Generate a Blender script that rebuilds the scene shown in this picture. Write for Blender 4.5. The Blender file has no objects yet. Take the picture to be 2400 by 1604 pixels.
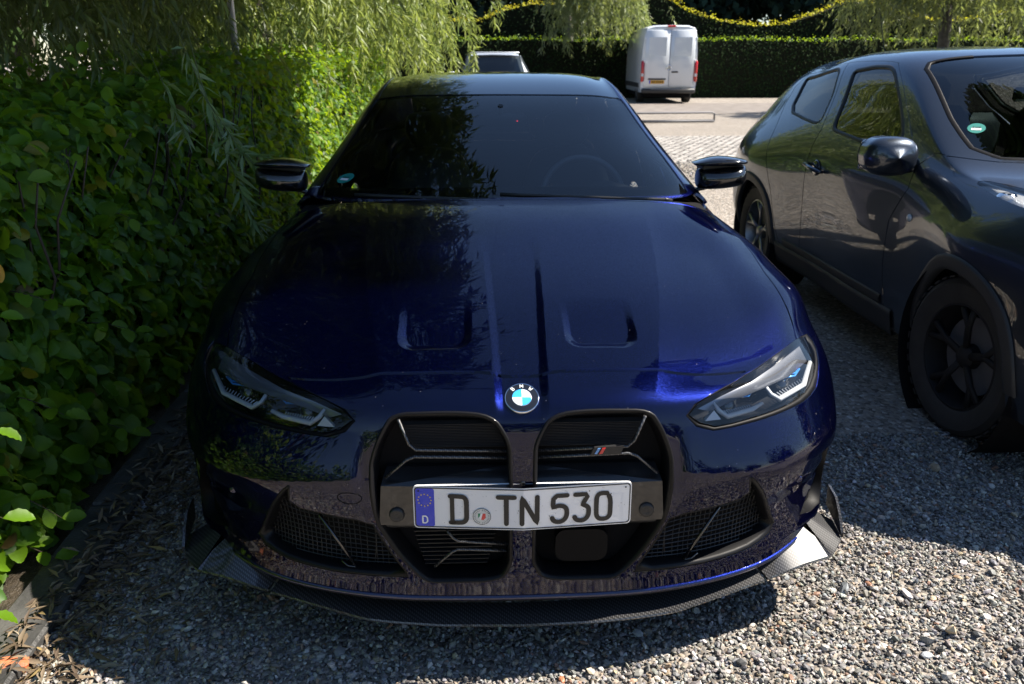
import bpy, math, random, time
import numpy as np
from mathutils import Vector, Matrix
from mathutils.geometry import delaunay_2d_cdt
R_ = math.radians
rng = np.random.default_rng(7)
random.seed(7)
SC = bpy.context.scene
COL = SC.collection
# ================================================================= camera, sky, sun, exposure
cam = bpy.data.cameras.new('camera'); cam_o = bpy.data.objects.new('camera', cam); COL.objects.link(cam_o)
cam.sensor_width = 36.0; cam.lens = 36.0 * 1846.0 / 2400.0
cam.clip_start = .05; cam.clip_end = 1500
cam_o.location = (-.087, -1.6, 1.494)
cam_o.rotation_euler = (R_(90 - 19.72), R_(0.0), R_(-2.14))
cam.dof.use_dof = True; cam.dof.focus_distance = 2.1; cam.dof.aperture_fstop = 6.3
SC.camera = cam_o
SUN_AZ, SUN_EL = 84.0, 49.0          # azimuth from +Y towards +X
world = bpy.data.worlds.new('World'); SC.world = world; world.use_nodes = True
wn = world.node_tree.nodes; wl = world.node_tree.links
sky = wn.new('ShaderNodeTexSky'); sky.sky_type = 'NISHITA'; sky.sun_disc = False
sky.sun_elevation = R_(SUN_EL); sky.sun_rotation = R_(SUN_AZ); sky.air_density = 1.0; sky.dust_density = .1; sky.ozone_density = 3.0
bg = wn['Background']; bg.inputs['Strength'].default_value = .064
wl.new(sky.outputs[0], bg.inputs['Color'])
sun = bpy.data.lights.new('sun', 'SUN'); sun_o = bpy.data.objects.new('sun', sun); COL.objects.link(sun_o)
sun.energy = 5.0; sun.angle = R_(.53); sun.color = (1.0, .92, .80)
sv = Vector((math.cos(R_(SUN_EL)) * math.sin(R_(SUN_AZ)), math.cos(R_(SUN_EL)) * math.cos(R_(SUN_AZ)), math.sin(R_(SUN_EL))))
sun_o.rotation_euler = sv.to_track_quat('Z', 'Y').to_euler()
sun_o.location = (12, 8, 20)
SC.view_settings.view_transform = 'Standard'; SC.view_settings.look = 'None'
SC.view_settings.exposure = 1.5; SC.view_settings.gamma = 1.0; SC.view_settings.use_curve_mapping = False
SC.cycles.max_bounces = 10; SC.cycles.transparent_max_bounces = 16; SC.cycles.glossy_bounces = 5
SC.cycles.caustics_reflective = False; SC.cycles.caustics_refractive = False
SC.cycles.use_denoising = True

# ---------------------------------------------------------------- smooth tensor surfaces (natural cubic splines)
def nat_basis(n):
    A = np.zeros((n, n)); B = np.zeros((n, n)); A[0, 0] = A[-1, -1] = 1
    for i in range(1, n - 1):
        A[i, i-1:i+2] = (1/6, 4/6, 1/6); B[i, i-1:i+2] = (1, -2, 1)
    return np.linalg.solve(A, B)
def weights(u, n, M):
    u = np.clip(np.asarray(u, float), 0, n - 1); i = np.minimum(u.astype(int), n - 2); t = u - i; s = 1 - t
    W = np.zeros((len(u), n)); k = np.arange(len(u))
    W[k, i] += s; W[k, i + 1] += t
    W += ((s**3 - s) / 6)[:, None] * M[i] + ((t**3 - t) / 6)[:, None] * M[i + 1]
    return W
class Surf:
    def __init__(self, G, disp=None):
        self.G = np.array(G, float); self.nq, self.np_ = self.G.shape[:2]
        self.Mq, self.Mp = nat_basis(self.nq), nat_basis(self.np_); self.disp = disp
    def base(self, q, p):
        a = weights(q, self.nq, self.Mq); b = weights(p, self.np_, self.Mp)
        return np.einsum('ni,nj,ijk->nk', a, b, self.G, optimize=True)
    def __call__(self, q, p):
        q = np.atleast_1d(np.asarray(q, float)); p = np.atleast_1d(np.asarray(p, float))
        P = self.base(q, p)
        return self.disp(P, q, p) if self.disp else P
    def normal(self, q, p, flip=1, e=2e-3):
        q = np.atleast_1d(np.asarray(q, float)); p = np.atleast_1d(np.asarray(p, float))
        q0, q1 = np.clip(q - e, 0, self.nq - 1), np.clip(q + e, 0, self.nq - 1)
        p0, p1 = np.clip(p - e, 0, self.np_ - 1), np.clip(p + e, 0, self.np_ - 1)
        N = np.cross(self(q, p1) - self(q, p0), self(q1, p) - self(q0, p)) * flip
        return N / np.maximum(np.linalg.norm(N, axis=1), 1e-12)[:, None]
def ss(a, b, x):
    t = np.clip((x - a) / (b - a), 0, 1); return t * t * (3 - 2 * t)
def ramp(a, b, x):      # nearly linear facet with slightly eased ends
    t = np.clip((x - a) / (b - a), 0, 1); return .8 * t + .2 * t * t * (3 - 2 * t)

# ---------------------------------------------------------------- blue coupe-saloon: front end (half, x >= 0)
FRONT = [
 [(0,.047,.217),(.25,.054,.217),(.45,.084,.22),(.63,.148,.224),(.762,.241,.23),(.864,.348,.237),(.915,.43,.245),(.928,.47,.245),(.937,.505,.245)],
 [(0,.050,.33),(.25,.056,.33),(.45,.085,.33),(.62,.145,.335),(.75,.238,.34),(.858,.350,.345),(.914,.43,.345),(.928,.465,.343),(.937,.495,.34)],
 [(0,.035,.48),(.25,.04,.48),(.45,.066,.485),(.62,.12,.49),(.755,.21,.50),(.865,.335,.5),(.92,.425,.49),(.935,.475,.485),(.942,.523,.48)],
 [(0,.045,.59),(.25,.05,.59),(.45,.075,.586),(.62,.128,.582),(.755,.213,.577),(.862,.333,.568),(.922,.437,.557),(.94,.505,.552),(.948,.57,.556)],
 [(0,.068,.705),(.25,.074,.705),(.44,.117,.70),(.60,.190,.695),(.735,.288,.69),(.845,.405,.684),(.913,.512,.668),(.937,.585,.658),(.951,.66,.645)],
 [(0,.17,.776),(.25,.175,.776),(.42,.212,.772),(.57,.282,.766),(.70,.382,.76),(.81,.5,.752),(.895,.625,.74),(.934,.715,.725),(.953,.80,.705)],
 [(0,.45,.862),(.25,.45,.862),(.42,.47,.857),(.57,.52,.847),(.70,.585,.836),(.81,.67,.825),(.90,.77,.808),(.94,.84,.77),(.953,.90,.71)],
 [(0,.8,.93),(.25,.8,.928),(.42,.81,.921),(.57,.835,.908),(.70,.87,.890),(.81,.92,.868),(.90,.98,.838),(.944,1.02,.765),(.952,1.05,.665)],
 [(0,1.1,.978),(.25,1.1,.976),(.42,1.105,.969),(.56,1.12,.957),(.69,1.14,.938),(.80,1.16,.907),(.893,1.18,.862),(.94,1.19,.74),(.948,1.2,.52)],
 [(0,1.36,1.003),(.25,1.365,1.001),(.42,1.375,.996),(.56,1.395,.987),(.68,1.425,.972),(.79,1.45,.935),(.885,1.42,.85),(.935,1.38,.6),(.94,1.34,.28)],
]
def front_disp(P, q, p):
    P = P.copy(); x, y, z = P[:, 0], P[:, 1], P[:, 2]
    nose = ss(3.9, 4.5, q)
    # centre valley between the two power domes
    xr = .040 + .036 * np.clip(y, 0, 1.2)
    val = -.0065 * (1 - ramp(xr, xr + .020, x)) * (1 - ss(.30, 1.10, y)) * nose
    # outer crease of the dome
    xo = np.interp(y, [0, .1, .2, .5, .8, 1.2, 1.5], [.29, .316, .343, .405, .452, .495, .52])
    dx = np.clip(x - xo, 0, None)
    cre = -.0125 * (1 - np.exp(-dx / .075)) * (1 - ss(.85, 1.32, y)) * ss(4.2, 5.0, q) * (1 - ss(.62, .78, x))
    # scooped vents
    cx = .213 + .02 * np.clip(y - .26, 0, .3); hw = .094 + .02 * np.clip(y - .26, 0, .3)
    ax = np.abs(x - cx) - (hw - .045); ay = np.abs(y - .562) - (.30 - .045)
    sd = np.hypot(np.clip(ax, 0, None), np.clip(ay, 0, None)) + np.minimum(np.maximum(ax, ay), 0) - .045
    sco = -.0155 * ramp(0, .021 + .018 * (1 - ss(.275, .335, y)), -sd) * (1 - ss(.27, .50, y)) * ss(4.6, 5.0, q)
    dz = val + cre + sco
    k = ss(4.2, 6.0, q)                      # on the nose the valley pushes inwards as well
    P[:, 2] += dz; P[:, 1] += -dz * (1 - k) * .8
    # undercut below the cheek crease of the bumper
    zc = .565 - (x - .4) * .12
    und = np.clip(zc - z, 0, .13) * np.tan(np.radians(10)) * ss(.375, .40, x) * (1 - ss(3.4, 3.9, q)) * (1 - ss(6.0, 7.2, p)) * ss(.25, .42, z)
    amp = .016
    und = und - amp * np.where(z > zc, np.clip(1 - (z - zc) / .105, 0, 1), 1) * ss(.375, .40, x) * (1 - ss(3.7, 4.1, q)) * (1 - ss(4.6, 6.0, p)) * ss(.28, .46, z)
    nx = ss(.6, .92, x) * .8
    P[:, 1] += und * (1 - nx * .3); P[:, 0] -= und * nx
    return P
front = Surf(FRONT, front_disp)

# greenhouse (half): rows cowl -> boot, columns centre -> beltline
GREEN = [
 [(0,1.37,1.000),(.3,1.39,.998),(.55,1.44,.992),(.715,1.525,.987),(.775,1.595,.985),(.815,1.61,.967),(.84,1.62,.94)],
 [(0,1.66,1.125),(.3,1.672,1.122),(.53,1.712,1.112),(.665,1.785,1.102),(.722,1.845,1.092),(.79,1.855,1.03),(.845,1.86,.955)],
 [(0,1.95,1.243),(.28,1.96,1.24),(.49,1.995,1.23),(.612,2.055,1.214),(.667,2.11,1.20),(.77,2.115,1.09),(.85,2.12,.965)],
 [(0,2.24,1.345),(.26,2.247,1.343),(.46,2.27,1.337),(.565,2.31,1.326),(.617,2.36,1.308),(.755,2.38,1.14),(.852,2.4,.97)],
 [(0,2.68,1.428),(.25,2.68,1.426),(.43,2.69,1.417),(.53,2.70,1.403),(.588,2.72,1.375),(.745,2.74,1.17),(.852,2.75,.975)],
 [(0,3.2,1.418),(.25,3.2,1.416),(.43,3.2,1.406),(.53,3.2,1.39),(.588,3.2,1.355),(.745,3.2,1.17),(.852,3.2,.985)],
 [(0,3.6,1.362),(.25,3.6,1.36),(.43,3.6,1.35),(.53,3.6,1.332),(.585,3.6,1.30),(.73,3.6,1.15),(.845,3.6,.995)],
 [(0,4.05,1.18),(.25,4.05,1.178),(.43,4.04,1.17),(.54,4.02,1.155),(.60,4.0,1.13),(.72,4.0,1.07),(.82,4.0,1.008)],
 [(0,4.36,1.055),(.25,4.36,1.055),(.45,4.35,1.05),(.58,4.33,1.045),(.65,4.3,1.04),(.72,4.28,1.03),(.78,4.26,1.02)],
]
green = Surf(GREEN)
# flank (half): columns front door gap -> tail centre, rows sill -> belt
FLANK = [
 [(.925,1.355,.27),(.945,1.365,.45),(.940,1.375,.65),(.905,1.395,.82),(.80,1.45,.935)],
 [(.905,1.9,.24),(.925,1.9,.45),(.915,1.9,.66),(.895,1.9,.84),(.842,1.9,.955)],
 [(.90,2.5,.24),(.92,2.5,.45),(.912,2.5,.67),(.897,2.5,.85),(.85,2.5,.972)],
 [(.905,3.0,.24),(.93,3.0,.45),(.925,3.0,.68),(.905,3.0,.86),(.85,3.0,.98)],
 [(.94,3.35,.25),(.952,3.35,.46),(.95,3.35,.70),(.918,3.35,.88),(.85,3.35,.988)],
 [(.95,3.7,.26),(.955,3.7,.48),(.954,3.7,.72),(.92,3.7,.90),(.845,3.7,.998)],
 [(.94,4.05,.27),(.95,4.05,.5),(.945,4.05,.73),(.905,4.05,.92),(.82,4.05,1.008)],
 [(.89,4.42,.29),(.915,4.45,.5),(.91,4.45,.74),(.87,4.42,.93),(.77,4.3,1.02)],
 [(.70,4.66,.31),(.77,4.72,.5),(.76,4.74,.74),(.71,4.68,.95),(.62,4.38,1.045)],
 [(.35,4.74,.32),(.40,4.79,.5),(.40,4.80,.74),(.37,4.74,.97),(.33,4.42,1.055)],
 [(0,4.76,.32),(0,4.80,.5),(0,4.81,.74),(0,4.75,.975),(0,4.43,1.058)],
]
flank = Surf(FLANK)
# ---------------------------------------------------------------- grey crossover: stations nose -> tail, rows sill -> roof centre; xs outwards
def Jst(y, L): return [(a, y + d, z) for a, d, z in L]
JUKE = [
 Jst(.52, [(.62,.10,.25),(.66,.06,.42),(.66,.03,.58),(.62,.06,.74),(.56,.10,.84),(.46,.10,.88),(.34,.06,.90),(.18,.02,.905),(0,0,.905)]),
 Jst(.76, [(.80,.02,.24),(.845,0,.42),(.85,0,.60),(.83,0,.78),(.77,0,.925),(.70,0,.965),(.56,0,.945),(.3,-.03,.945),(0,-.05,.945)]),
 Jst(1.12,[(.84,0,.24),(.882,0,.42),(.885,0,.62),(.875,0,.80),(.825,0,.945),(.765,0,1.005),(.62,0,.99),(.32,0,.995),(0,0,1.0)]),
 Jst(1.42,[(.84,0,.24),(.882,0,.42),(.884,0,.64),(.87,0,.82),(.825,0,.945),(.77,0,1.015),(.66,0,1.025),(.34,0,1.035),(0,0,1.04)]),
 Jst(1.72,[(.80,0,.24),(.835,0,.42),(.845,0,.64),(.848,0,.82),(.815,.02,.975),(.765,.06,1.045),(.705,.04,1.075),(.38,-.10,1.09),(0,-.16,1.09)]),
 Jst(2.10,[(.78,0,.24),(.815,0,.42),(.835,0,.64),(.835,0,.84),(.815,0,1.005),(.74,.02,1.16),(.665,.06,1.28),(.36,-.05,1.315),(0,-.10,1.32)]),
 Jst(2.50,[(.78,0,.24),(.815,0,.42),(.835,0,.64),(.84,0,.86),(.815,0,1.03),(.71,0,1.27),(.605,.04,1.46),(.34,-.02,1.51),(0,-.05,1.52)]),
 Jst(2.95,[(.78,0,.25),(.815,0,.42),(.838,0,.66),(.85,0,.88),(.815,0,1.065),(.70,0,1.30),(.585,0,1.495),(.32,0,1.55),(0,0,1.563)]),
 Jst(3.40,[(.82,0,.26),(.86,0,.44),(.872,0,.68),(.872,0,.92),(.80,0,1.11),(.69,0,1.31),(.57,0,1.48),(.31,0,1.545),(0,0,1.56)]),
 Jst(3.80,[(.84,0,.27),(.883,0,.46),(.888,0,.70),(.875,0,.93),(.775,0,1.13),(.67,0,1.29),(.55,0,1.435),(.30,0,1.51),(0,0,1.53)]),
 Jst(4.28,[(.82,0,.30),(.87,0,.48),(.875,0,.70),(.85,0,.93),(.74,0,1.10),(.63,0,1.25),(.50,0,1.37),(.28,.02,1.45),(0,.03,1.47)]),
 Jst(4.60,[(.76,0,.34),(.79,0,.50),(.80,0,.70),(.75,0,.88),(.66,0,1.0),(.56,0,1.07),(.44,0,1.12),(.25,.02,1.15),(0,.03,1.16)]),
 Jst(4.76,[(.50,0,.38),(.52,0,.52),(.53,0,.70),(.50,0,.84),(.44,0,.93),(.36,0,.97),(.28,0,1.0),(.15,0,1.01),(0,0,1.01)]),
]
JX = 2.705
def juke_place(P, q, p):
    P = P.copy()
    # rear haunch and front wing swell
    s = .050 * np.exp(-((P[:, 1] - 3.98) / .40)**2 - ((P[:, 2] - .84) / .17)**2) + .038 * np.exp(-((P[:, 1] - 1.36) / .40)**2 - ((P[:, 2] - .80) / .15)**2)
    P[:, 0] += s
    P[:, 0] = JX - P[:, 0]
    return P
juke = Surf(JUKE, juke_place)
D = {"lens": [[3.9265, 1.7739], [4.1473, 1.9515], [4.2992, 2.2118], [4.4283, 2.4838], [4.5462, 2.7612], [4.6622, 3.0393], [4.7345, 3.332], [4.8055, 3.625], [4.8549, 3.9216], [4.8791, 4.222], [4.9033, 4.5224], [4.9222, 4.8232], [4.9047, 5.1184], [4.8278, 5.4005], [4.5765, 5.3701], [4.3614, 5.2755], [4.2097, 5.0726], [4.0669, 4.8638], [3.9473, 4.6409], [3.8498, 4.4093], [3.7858, 4.1651], [3.7502, 3.9148], [3.7287, 3.6624], [3.7091, 3.4099], [3.6922, 3.1572], [3.6766, 2.9043], [3.6587, 2.6517], [3.6369, 2.3993], [3.6291, 2.1474], [3.731, 1.9264]], "bezel": [[3.8923, 1.6779], [4.1498, 1.8448], [4.3122, 2.1262], [4.4595, 2.4149], [4.5789, 2.717], [4.6984, 3.0191], [4.7743, 3.3347], [4.8463, 3.6516], [4.8919, 3.972], [4.908, 4.2965], [4.9242, 4.621], [4.9315, 4.9456], [4.9195, 5.2703], [4.9075, 5.5949], [4.6575, 5.7579], [4.4485, 5.6263], [4.2524, 5.4013], [4.0558, 5.1769], [3.8547, 4.9564], [3.676, 4.7241], [3.6076, 4.4336], [3.5743, 4.1386], [3.5663, 3.8403], [3.5584, 3.542], [3.5404, 3.2442], [3.5211, 2.9464], [3.5119, 2.6481], [3.5047, 2.3498], [3.5025, 2.0514], [3.6263, 1.7869]], "kidney": [[0.9449, 0.0889], [1.1492, 0.089], [1.3534, 0.089], [1.5576, 0.0891], [1.7618, 0.0891], [1.9661, 0.0892], [2.1703, 0.0892], [2.3745, 0.0893], [2.5787, 0.0892], [2.7829, 0.0906], [2.9872, 0.0922], [3.1914, 0.0938], [3.3956, 0.0955], [3.5972, 0.1252], [3.7956, 0.1724], [3.9923, 0.2271], [4.1491, 0.346], [4.2031, 0.5409], [4.2063, 0.742], [4.1859, 0.9451], [4.1642, 1.1477], [4.0424, 1.2968], [3.852, 1.357], [3.6617, 1.4172], [3.468, 1.4644], [3.2727, 1.5054], [3.0762, 1.5356], [2.8767, 1.5392], [2.6773, 1.5426], [2.4779, 1.5425], [2.2785, 1.5379], [2.0791, 1.5281], [1.8798, 1.5175], [1.6834, 1.4881], [1.4951, 1.4257], [1.3097, 1.3518], [1.1243, 1.2779], [0.9426, 1.1958], [0.7632, 1.1083], [0.5835, 1.0214], [0.4369, 0.9145], [0.4464, 0.7155], [0.4559, 0.5165], [0.4653, 0.3175], [0.5578, 0.1781], [0.7483, 0.1224]], "intake": [[1.6918, 1.5201], [1.7273, 1.7693], [1.7629, 2.0185], [1.7993, 2.2677], [1.836, 2.5168], [1.9582, 2.6549], [2.208, 2.6236], [2.4468, 2.5955], [2.4468, 2.6369], [2.2796, 2.7294], [2.0548, 2.8425], [1.834, 2.9633], [1.6154, 3.0881], [1.3967, 3.2129], [1.178, 3.3377], [0.9594, 3.4625], [0.7696, 3.3275], [0.6827, 3.0995], [0.6157, 2.8614], [0.591, 2.6187], [0.5727, 2.3753], [0.5577, 2.1314], [0.5609, 1.8851], [0.5667, 1.6391], [0.5725, 1.3931], [0.5784, 1.1471], [0.7663, 1.1696], [0.9972, 1.2587], [1.228, 1.3478], [1.4599, 1.4338]], "cut_front": [[4.9969, 0.1868], [5.0392, 0.3442], [5.0425, 0.7268], [5.0102, 1.4844], [4.9446, 1.7561], [4.8636, 2.1981], [4.6517, 3.0678]], "cut_side": [[4.9492, 4.8276], [5.2184, 5.0124], [5.545, 5.0502], [6.0329, 5.0113], [6.5874, 4.9893], [7.2274, 5.1936], [7.9257, 5.2699], [8.5907, 5.359]], "drl": [[[4.2021, 3.3689], [4.0148, 3.398], [3.8574, 3.5383], [3.9032, 4.362], [4.249, 5.0266]], [[4.1205, 2.2479], [3.93, 2.3018], [3.7743, 2.4121], [3.8185, 2.8902], [3.8865, 3.1357]]], "accent": [[[4.2993, 3.8467], [4.1803, 4.2786], [4.2721, 4.5431]], [[4.2246, 2.5832], [4.1229, 2.9489], [4.2835, 3.114]], [[4.3662, 3.8963], [4.2348, 4.3429], [4.3151, 4.5294]], [[4.2692, 2.6659], [4.1963, 2.9589], [4.2994, 3.0717]]], "chrome": [[[4.0337, 1.958], [4.2737, 2.4213], [4.4842, 3.0871], [4.6811, 3.9358], [4.75, 4.9674]], [[3.9307, 2.1288], [4.0876, 2.6059], [4.1931, 3.2988], [4.2232, 4.0026], [4.3188, 4.8331]]], "ribs": [[[3.9911, 3.4763], [4.0325, 4.5038]], [[3.8964, 3.5221], [3.9157, 4.4615]], [[3.9107, 2.3872], [3.9261, 2.9152]], [[3.8003, 2.4096], [3.8324, 2.9032]]], "prism": [[3.9456, 2.2318], [3.7427, 2.0534], [3.7363, 2.3102]], "badge": [4.5289, 0.0], "towcap": [2.2416, 1.7969], "sens": [[1.701, 3.8429], [3.0656, 1.5687]], "air": [[2.1217, 4.6095], [0.7733, 6.8926], [0.0, 5.8325], [0.3875, 4.8404], [0.6376, 4.3307], [0.9128, 4.5979], [1.1708, 5.1552], [2.0546, 4.3462]], "vane": [[[1.6098, 2.3004], [0.6681, 1.8402]], [[0.6681, 1.8402], [0.6774, 1.9549], [0.7749, 2.0421]], [[0.7728, 3.3845], [0.461, 3.0767], [0.3877, 2.6511], [0.4017, 2.0935], [0.5016, 1.1904]]], "kb_up": [[0.0291, 0.075, 0.618], [0.2519, 0.075, 0.625], [0.2682, 0.075, 0.6411], [0.2897, 0.075, 0.7049]], "kb_lo": [[0.0291, 0.07, 0.6026], [0.2545, 0.07, 0.6102], [0.2746, 0.07, 0.6021], [0.3264, 0.07, 0.555]], "kb2_up": [[0.0255, 0.075, 0.3587], [0.1576, 0.075, 0.3709], [0.1703, 0.075, 0.3813], [0.1848, 0.075, 0.4017]], "kb2_lo": [[0.0257, 0.07, 0.343], [0.1579, 0.07, 0.3515], [0.1732, 0.07, 0.3442], [0.2178, 0.07, 0.3018]], "mbadge": [[0.1608, 0.062, 0.609], [0.1705, 0.062, 0.6296], [0.241, 0.062, 0.6329], [0.2337, 0.062, 0.611]], "mb_w": [[0.1708, 0.06, 0.6133], [0.1786, 0.06, 0.6282], [0.1848, 0.06, 0.6281], [0.177, 0.06, 0.6132]], "mb_r": [[0.1812, 0.06, 0.6131], [0.1889, 0.06, 0.628], [0.1972, 0.06, 0.629], [0.1895, 0.06, 0.6141]], "radar": [[0.0838, 0.075, 0.3989], [0.214, 0.075, 0.4033], [0.218, 0.075, 0.3074]], "ksens": [[0.3028, 0.055, 0.4618]], "louv": [[0.0635, 0.1, 0.6839], [0.286, 0.1, 0.6869], [0.0383, 0.095, 0.6216], [0.2569, 0.095, 0.6286]], "shelf": [[0.03, 0.11, 0.5627], [0.3286, 0.11, 0.5639], [0.0294, 0.062, 0.5262], [0.3382, 0.062, 0.5371], [0.0299, 0.055, 0.4201], [0.3457, 0.055, 0.435]], "gflip": 1, "ws_side": [[0.0187, 3.854], [0.4924, 3.6441], [1.6818, 3.4871], [3.0796, 3.6643]], "ws_top": [[2.963, 3.1973], [2.9991, 1.2459], [3.0183, 0.0366]], "gstick": [0.4957, 2.5239], "jflip": 1, "jw_front": [[7.3825, 5.6464], [6.8545, 5.7501], [6.4203, 5.8261], [6.1934, 5.7147], [5.6653, 5.2071], [5.3592, 4.8413], [5.2653, 4.6515], [6.1165, 4.3643], [6.9807, 4.2611]], "jw_rear": [[9.091, 5.755], [8.4, 5.7575], [7.8298, 5.7273], [7.622, 5.0307], [7.4212, 4.2171], [7.986, 4.1579], [8.7828, 4.1763]], "jcut_b": [[7.6595, 5.8541], [7.4606, 5.1611], [7.2198, 4.2103], [7.2814, 2.802], [7.2764, 1.0215], [7.3974, 0.0]], "jcut_a": [[6.4012, 5.9684], [5.7861, 5.5394], [5.3443, 5.1459], [4.9916, 4.7619], [4.5693, 3.9739], [4.8159, 3.0932], [5.0377, 2.4281], [5.0189, 1.6386], [4.888, 0.76]], "jcut_top": [[9.0098, 5.9559], [7.6595, 5.8541], [6.6622, 5.9523], [6.4012, 5.9684]], "jcut_hood": [[5.0398, 4.8203], [4.6171, 5.8003], [4.286, 5.9008], [3.9985, 4.8891], [3.8325, 4.6228], [3.3181, 4.8858], [2.5557, 5.0082]], "jws": [[5.724, 6.0298], [5.0767, 5.8417], [4.6315, 5.7491], [4.2483, 6.0059], [3.9929, 6.6183]], "jlamp": [[3.2675, 4.9279], [3.311, 5.9136], [3.497, 6.3652], [2.3086, 4.5393], [2.7799, 4.6737]], "jhandle": [[7.3114, 3.2158], [6.8458, 3.124]], "jsig": [[4.4429, 3.0408]], "jfuel": [], "jtail": [[9.7569, 3.6472], [10.4239, 3.7795], [10.3957, 3.4235], [9.919, 3.3995]]}

# ================================================================= object helpers
def tag(o, label=None, cat=None, group=None, kind=None):
    if label: o['label'] = label
    if cat: o['category'] = cat
    if group: o['group'] = group
    if kind: o['kind'] = kind
    return o
def thing(name, loc=(0, 0, 0), label=None, cat=None, group=None, rz=0):
    o = bpy.data.objects.new(name, None); COL.objects.link(o); o.location = loc; o.rotation_euler = (0, 0, rz)
    o.empty_display_size = .1
    return tag(o, label, cat, group)
ROOT = {}
def origin(o):
    v = Vector((0, 0, 0))
    while o is not None: v = v + o.location; o = o.parent
    return np.array(v)
def add(name, V, F, mat, parent=None, normals=None, smooth=True, loop_mats=None, col=None):
    """one mesh object from world coordinates"""
    V = np.asarray(V, float)
    if parent is not None: V = V - origin(parent)
    me = bpy.data.meshes.new(name)
    if isinstance(F, np.ndarray) and F.ndim == 2:
        n, k = F.shape
        me.vertices.add(len(V)); me.vertices.foreach_set('co', V.astype(np.float32).ravel())
        me.loops.add(n * k); me.loops.foreach_set('vertex_index', F.astype(np.int32).ravel())
        me.polygons.add(n); me.polygons.foreach_set('loop_start', np.arange(0, n * k, k, dtype=np.int32))
        try: me.polygons.foreach_set('loop_total', np.full(n, k, dtype=np.int32))
        except Exception: pass
        me.update(calc_edges=True)
    else:
        me.from_pydata(V.tolist(), [], [list(map(int, f)) for f in F]); me.update()
    me.polygons.foreach_set('use_smooth', np.full(len(me.polygons), bool(smooth)))
    if col is not None:
        at = me.color_attributes.new('Col', 'FLOAT_COLOR', 'POINT')
        at.data.foreach_set('color', np.c_[col, np.ones(len(col))].astype(np.float32).ravel())
    if normals is not None:
        me.normals_split_custom_set_from_vertices(np.asarray(normals, float).tolist())
    mats = mat if isinstance(mat, (list, tuple)) else [mat]
    for m in mats: me.materials.append(m)
    if loop_mats is not None: me.polygons.foreach_set('material_index', np.asarray(loop_mats, np.int32))
    o = bpy.data.objects.new(name, me); COL.objects.link(o)
    if parent is not None: o.parent = parent
    return o
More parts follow.
